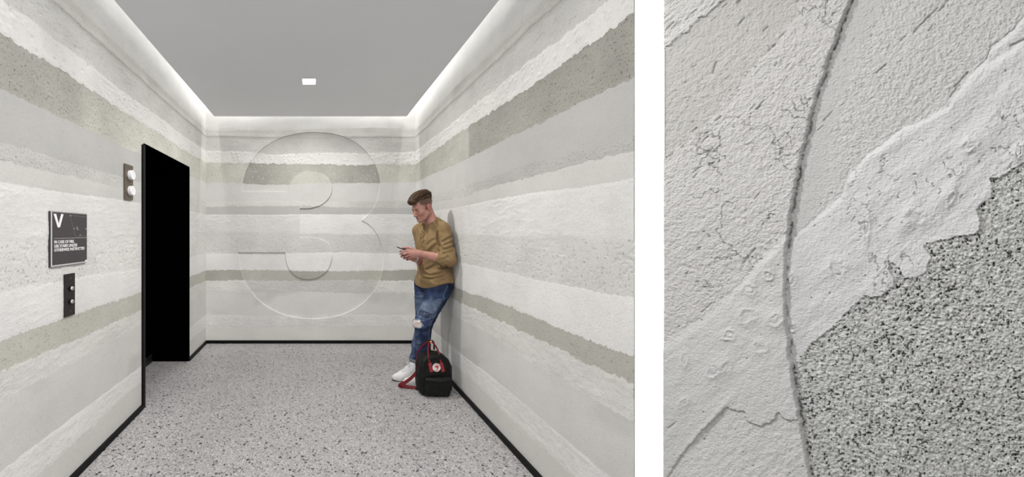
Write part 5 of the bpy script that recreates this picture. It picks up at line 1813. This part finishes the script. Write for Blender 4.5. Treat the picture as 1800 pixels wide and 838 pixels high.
# ------------------------------------------------------------------ the phone in his hands
pa = Vector((-0.93, 0.06, 0.36)).normalized()
pw = Vector((0.06, 0.99, 0.02)); pw = (pw - pa * pw.dot(pa)).normalized()
pn_ = pa.cross(pw); pn_ = -pn_ if pn_.z < 0 else pn_
pc = Vector((0.800, 3.222, 1.2025))
PR = Matrix((pa, pw, pn_)).transposed()
phone = empty('phone', pc, 'black phone held in both hands of the leaning person', 'phone')
bm = bmesh.new(); add_box(bm, (0, 0, 0), (0.146, 0.072, 0.0085), None, 0.003); bmesh.ops.rotate(bm, cent=(0, 0, 0), matrix=PR, verts=bm.verts)
bmesh.ops.translate(bm, vec=pc, verts=bm.verts)
child(bm_obj('case', bm, M['phone']), phone)
bm = bmesh.new(); add_box(bm, (0, 0, 0.0045), (0.138, 0.066, 0.0012), None, 0.0004); bmesh.ops.rotate(bm, cent=(0, 0, 0), matrix=PR, verts=bm.verts)
bmesh.ops.translate(bm, vec=pc, verts=bm.verts)
child(bm_obj('screen', bm, M['glass']), phone)

# ------------------------------------------------------------------ backpack on the floor
BO = A3(1.010, 3.085, 0)
yaw = math.radians(3)
bag = empty('backpack', BO, 'black backpack with red straps and round white badge on the floor', 'backpack')
cy_, sy_ = math.cos(yaw), math.sin(yaw)
def bp(x, y, z): return Vector((BO[0] + x * cy_ - y * sy_, BO[1] + x * sy_ + y * cy_, z))
G_ = Field((-0.17, -0.125, 0.0), (0.17, 0.10, 0.40), 0.0036)
s, P = G_.sl(G_.lo, G_.lo + G_.n * G_.h)
x, y, z = P[..., 0], P[..., 1], P[..., 2]
# outline: straight sides, deeply rounded top
w2 = 0.134 + 0.006 * np.sin(z * 9) - 0.012 * sstep(0.06, 0.0, z)
zt = 0.345
rad = 0.125
qx, qz = np.abs(x) - (w2 - rad), z - (zt - rad)
d_top = np.where(qz > 0, np.sqrt(np.maximum(qx, 0) ** 2 + qz ** 2) - rad, np.abs(x) - w2)
qx2, qz2 = np.abs(x) - (w2 - 0.035), (0.002 + 0.035) - z
d_bot = np.where((qz2 > 0), np.sqrt(np.maximum(qx2, 0) ** 2 + qz2 ** 2) - 0.035, d_top)
d2 = np.maximum(d_top, d_bot)
bul = 0.010 * np.clip(1 - (x / 0.14) ** 2, 0, 1) * np.clip(1 - ((z - 0.17) / 0.2) ** 2, 0, 1)
dy_ = np.abs(y - 0.004) - (0.068 + bul)
r0 = 0.028
dd = np.sqrt(np.maximum(d2 + r0, 0) ** 2 + np.maximum(dy_ + r0, 0) ** 2) + np.minimum(np.maximum(d2 + r0, dy_ + r0), 0) - r0
# sagging creases
nz = 0.0065 * vnoise3(np.stack([x * 13 + z * 6, y * 10, z * 15 - x * 7], -1), 61) + 0.003 * vnoise3(P * 38, 62)
dd = dd + nz - 0.005 * np.exp(-((z - 0.30 + 0.3 * np.abs(x)) / 0.014) ** 2) * (y < 0) * -0.6
G_.F[s] = dd.astype(np.float32)
V, Q = G_.mesh(); V = relax(V, Q, 1)
def bagw(V): return np.stack([BO[0] + V[:, 0] * cy_ - V[:, 1] * sy_, BO[1] + V[:, 0] * sy_ + V[:, 1] * cy_, V[:, 2]], 1)
Vw = bagw(V)
child(link('main_body', npmesh('main_body', Vw, Q), M['canvas'], None, True), bag)
bvh_g = bvh_of(Vw, Q)
def on_bag(x, z, off=0.001):
    h = bvh_g.ray_cast(bp(x, -0.4, z), Vector((-(-sy_), cy_, 0)) if False else Vector((-sy_, cy_, 0)))
    return h[0] + h[1] * off if h[0] else bp(x, -0.075, z)
# front pocket
G2 = Field((-0.14, -0.135, 0.0), (0.14, 0.0, 0.2), 0.0036)
s, P = G2.sl(G2.lo, G2.lo + G2.n * G2.h)
x, y, z = P[..., 0], P[..., 1], P[..., 2]
dx_, dz_ = np.abs(x) - 0.108, np.abs(z - 0.088) - 0.076
dyy = np.abs(y + 0.05) - (0.046 + 0.008 * np.clip(1 - (x / 0.11) ** 2, 0, 1))
r0 = 0.02
v3 = np.stack([dx_ + r0, dz_ + r0, dyy + r0], -1)
dd = np.linalg.norm(np.maximum(v3, 0), axis=-1) + np.minimum(v3.max(-1), 0) - r0
dd = dd + 0.006 * vnoise3(np.stack([x * 15 - z * 8, y * 10, z * 17 + x * 10], -1), 63) + 0.0025 * vnoise3(P * 40, 64)
G2.F[s] = dd.astype(np.float32)
V2, Q2 = G2.mesh(); V2 = relax(V2, Q2, 1); V2w = bagw(V2)
pk = child(link('front_pocket', npmesh('front_pocket', V2w, Q2), M['canvas'], None, True), bag)
# pocket flap
bm = bmesh.new()
for dz0, mm in ((0.0, 0),):
    add_ribbon(bm, [bp(x_, -0.101 - 0.007 * (1 - (x_ / 0.11) ** 2), 0.154 - 0.006 * math.sin(x_ * 30 + 1)) for x_ in np.linspace(-0.104, 0.104, 20)], 0.020, 0.004, Vector((0.05, -1, 0.25)))
child(bm_obj('pocket_flap', bm, M['canvas_edge']), bag)
# zip piping round the left and right front edges
for sgn in (-1, 1):
    pl = []
    for t in np.linspace(0, 1, 26):
        if t < 0.6: px_, pz_ = 0.112, 0.03 + 0.215 * t / 0.6
        else:
            a = (t - 0.6) / 0.4 * PI * 0.48
            px_, pz_ = 0.112 - 0.10 * (1 - math.cos(a)), 0.245 + 0.095 * math.sin(a)
        pl.append(on_bag(sgn * px_, pz_, 0.002))
    bm = bmesh.new(); add_tube(bm, pl, 0.0034, 6)
    child(bm_obj('piping', bm, M['canvas_edge'], None, True), bag)
# red leather tabs and carrying loops
for xt, xb in ((-0.060, -0.043), (0.034, 0.055)):
    pl = [on_bag(xt + (xb - xt) * t, 0.280 - 0.074 * t, 0.004) for t in np.linspace(0, 1, 7)]
    bm = bmesh.new(); add_ribbon(bm, pl, 0.030, 0.003, [Vector((-sy_ * -1, -cy_, 0.3))] * 7)
    child(bm_obj('leather_tab', bm, M['redtab']), bag)
hf_pts = catmull([on_bag(-0.060, 0.276, 0.007), bp(-0.066, -0.052, 0.352), bp(-0.058, -0.035, 0.412), bp(-0.040, -0.028, 0.438), bp(-0.018, -0.028, 0.434), bp(0.012, -0.036, 0.395), bp(0.027, -0.052, 0.345), on_bag(0.034, 0.276, 0.007)], 6)
bm = bmesh.new(); add_ribbon(bm, hf_pts, 0.013, 0.0045, Vector((0.05, -1, 0.25)))
child(bm_obj('carry_loop', bm, M['red']), bag)
hb = catmull([bp(-0.128, 0.045, 0.30), bp(-0.118, 0.035, 0.345), bp(-0.085, 0.015, 0.40), bp(-0.045, -0.012, 0.441), bp(-0.032, -0.018, 0.445)], 6)
bm = bmesh.new(); add_ribbon(bm, hb, 0.012, 0.0045, Vector((0.4, -1, 0.25)))
child(bm_obj('carry_loop', bm, M['red']), bag)
hb2 = catmull([bp(-0.034, -0.012, 0.444), bp(-0.005, 0.0, 0.438), bp(0.012, 0.02, 0.405), bp(0.016, 0.03, 0.355)], 6)
bm = bmesh.new(); add_ribbon(bm, hb2, 0.013, 0.0045, Vector((0.05, -1, 0.2)))
child(bm_obj('carry_loop', bm, M['canvas_edge']), bag)
bm = bmesh.new()
add_ribbon(bm, [bp(-0.050, -0.034, 0.432), bp(-0.040, -0.036, 0.445), bp(-0.026, -0.034, 0.444)], 0.017, 0.008, Vector((0.0, -1, 0.3)))
kl_ = child(bm_obj('loop_keeper', bm, M['red']), bag)
bm = bmesh.new(); add_disc(bm, bp(-0.037, -0.040, 0.445), (0.0, -1, 0.25), [(0.0085, 0), (0.0085, 0.003), (0.006, 0.0055), (0.001, 0.006)], 20)
child(bm_obj('brass_snap', bm, M['brass'], None, True), kl_)
# round badge
bc = on_bag(-0.003, 0.243, 0.0035)
bn = Vector((sy_, -cy_, 0.10)).normalized()
bx = Vector((cy_, sy_, 0)); bx = (bx - bn * bx.dot(bn)).normalized(); by = bn.cross(bx)
if by.z < 0: by = -by
bm = bmesh.new(); add_disc(bm, bc, bn, [(0.0335, -0.004), (0.0335, 0.001), (0.0325, 0.0018), (0.001, 0.0019)], 40)
badge = child(bm_obj('round_badge', bm, M['logo_white']), bag)
def badge_poly(name, pts, m):
    bm = bmesh.new()
    lo = [bm.verts.new(bc + bx * a + by * b + bn * 0.0016) for a, b in pts]
    hi = [bm.verts.new(bc + bx * a + by * b + bn * 0.0030) for a, b in pts]
    bm.faces.new(hi); n = len(pts)
    for k in range(n): bm.faces.new((lo[k], lo[(k + 1) % n], hi[(k + 1) % n], hi[k]))
    bmesh.ops.recalc_face_normals(bm, faces=bm.faces)
    bmesh.ops.triangulate(bm, faces=bm.faces)
    return child(bm_obj(name, bm, m), badge)
fx = [(0.002, 0.0175), (0.008, 0.0165), (0.013, 0.012), (0.0155, 0.005), (0.0145, -0.003), (0.0105, -0.0095), (0.005, -0.0135), (-0.002, -0.0155), (-0.0075, -0.0145), (-0.004, -0.0115), (0.0015, -0.0095), (0.0035, -0.005), (0.002, -0.0005), (-0.002, 0.0015), (-0.0065, -0.002), (-0.0095, -0.0015), (-0.0125, 0.0025), (-0.0145, 0.0055), (-0.0135, 0.0095), (-0.0095, 0.0115), (-0.0075, 0.016), (-0.0035, 0.0145)]
badge_poly('fox_emblem', fx, M['logo_red'])
def arc_text(txt, r, a0, a1, size, flip):
    n = len(txt)
    for k, ch_ in enumerate(txt):
        a = math.radians(a0 + (a1 - a0) * k / (n - 1))
        me = text_mesh(ch_, size, 0.0002, 0.0004, 'CENTER')
        up = (bx * math.cos(a) + by * math.sin(a)) * (-1 if flip else 1)
        rt = up.cross(bn)
        pos = bc + (bx * math.cos(a) + by * math.sin(a)) * r + bn * 0.0023
        me.transform(Matrix(((rt.x, up.x, bn.x, pos.x), (rt.y, up.y, bn.y, pos.y), (rt.z, up.z, bn.z, pos.z), (0, 0, 0, 1))))
        child(link('letter', me, M['logo_red']), badge)
arc_text('FJÄLLRÄVEN', 0.0225, 160, 20, 0.0105, False)
arc_text('KÅNKEN', 0.0295, 232, 308, 0.0100, True)
# loose shoulder strap curling over the floor
st = catmull([bp(-0.120, 0.045, 0.285), bp(-0.135, 0.03, 0.235), A3(0.885, 3.115, 0.180), A3(0.835, 3.115, 0.120), A3(0.785, 3.125, 0.075), A3(0.745, 3.140, 0.048), A3(0.738, 3.160, 0.028), A3(0.762, 3.172, 0.018), A3(0.81, 3.172, 0.015), A3(0.86, 3.160, 0.013), A3(0.90, 3.140, 0.015), bp(-0.118, 0.03, 0.03)], 6)
n_ = len(st)
hs = []
for k in range(n_):
    t = k / (n_ - 1)
    hs.append(Vector((0.25, -1, 0.55)).lerp(Vector((0.0, -0.75, 0.8)), sstep(0.5, 0.75, t)))
bm = bmesh.new(); add_ribbon(bm, st, 0.027, 0.0035, hs)
child(bm_obj('shoulder_strap', bm, M['red']), bag)
bm = bmesh.new(); add_box(bm, (0.888, 3.146, 0.014), (0.03, 0.03, 0.012), None, 0.003)
child(bm_obj('strap_buckle', bm, M['canvas_edge']), bag)
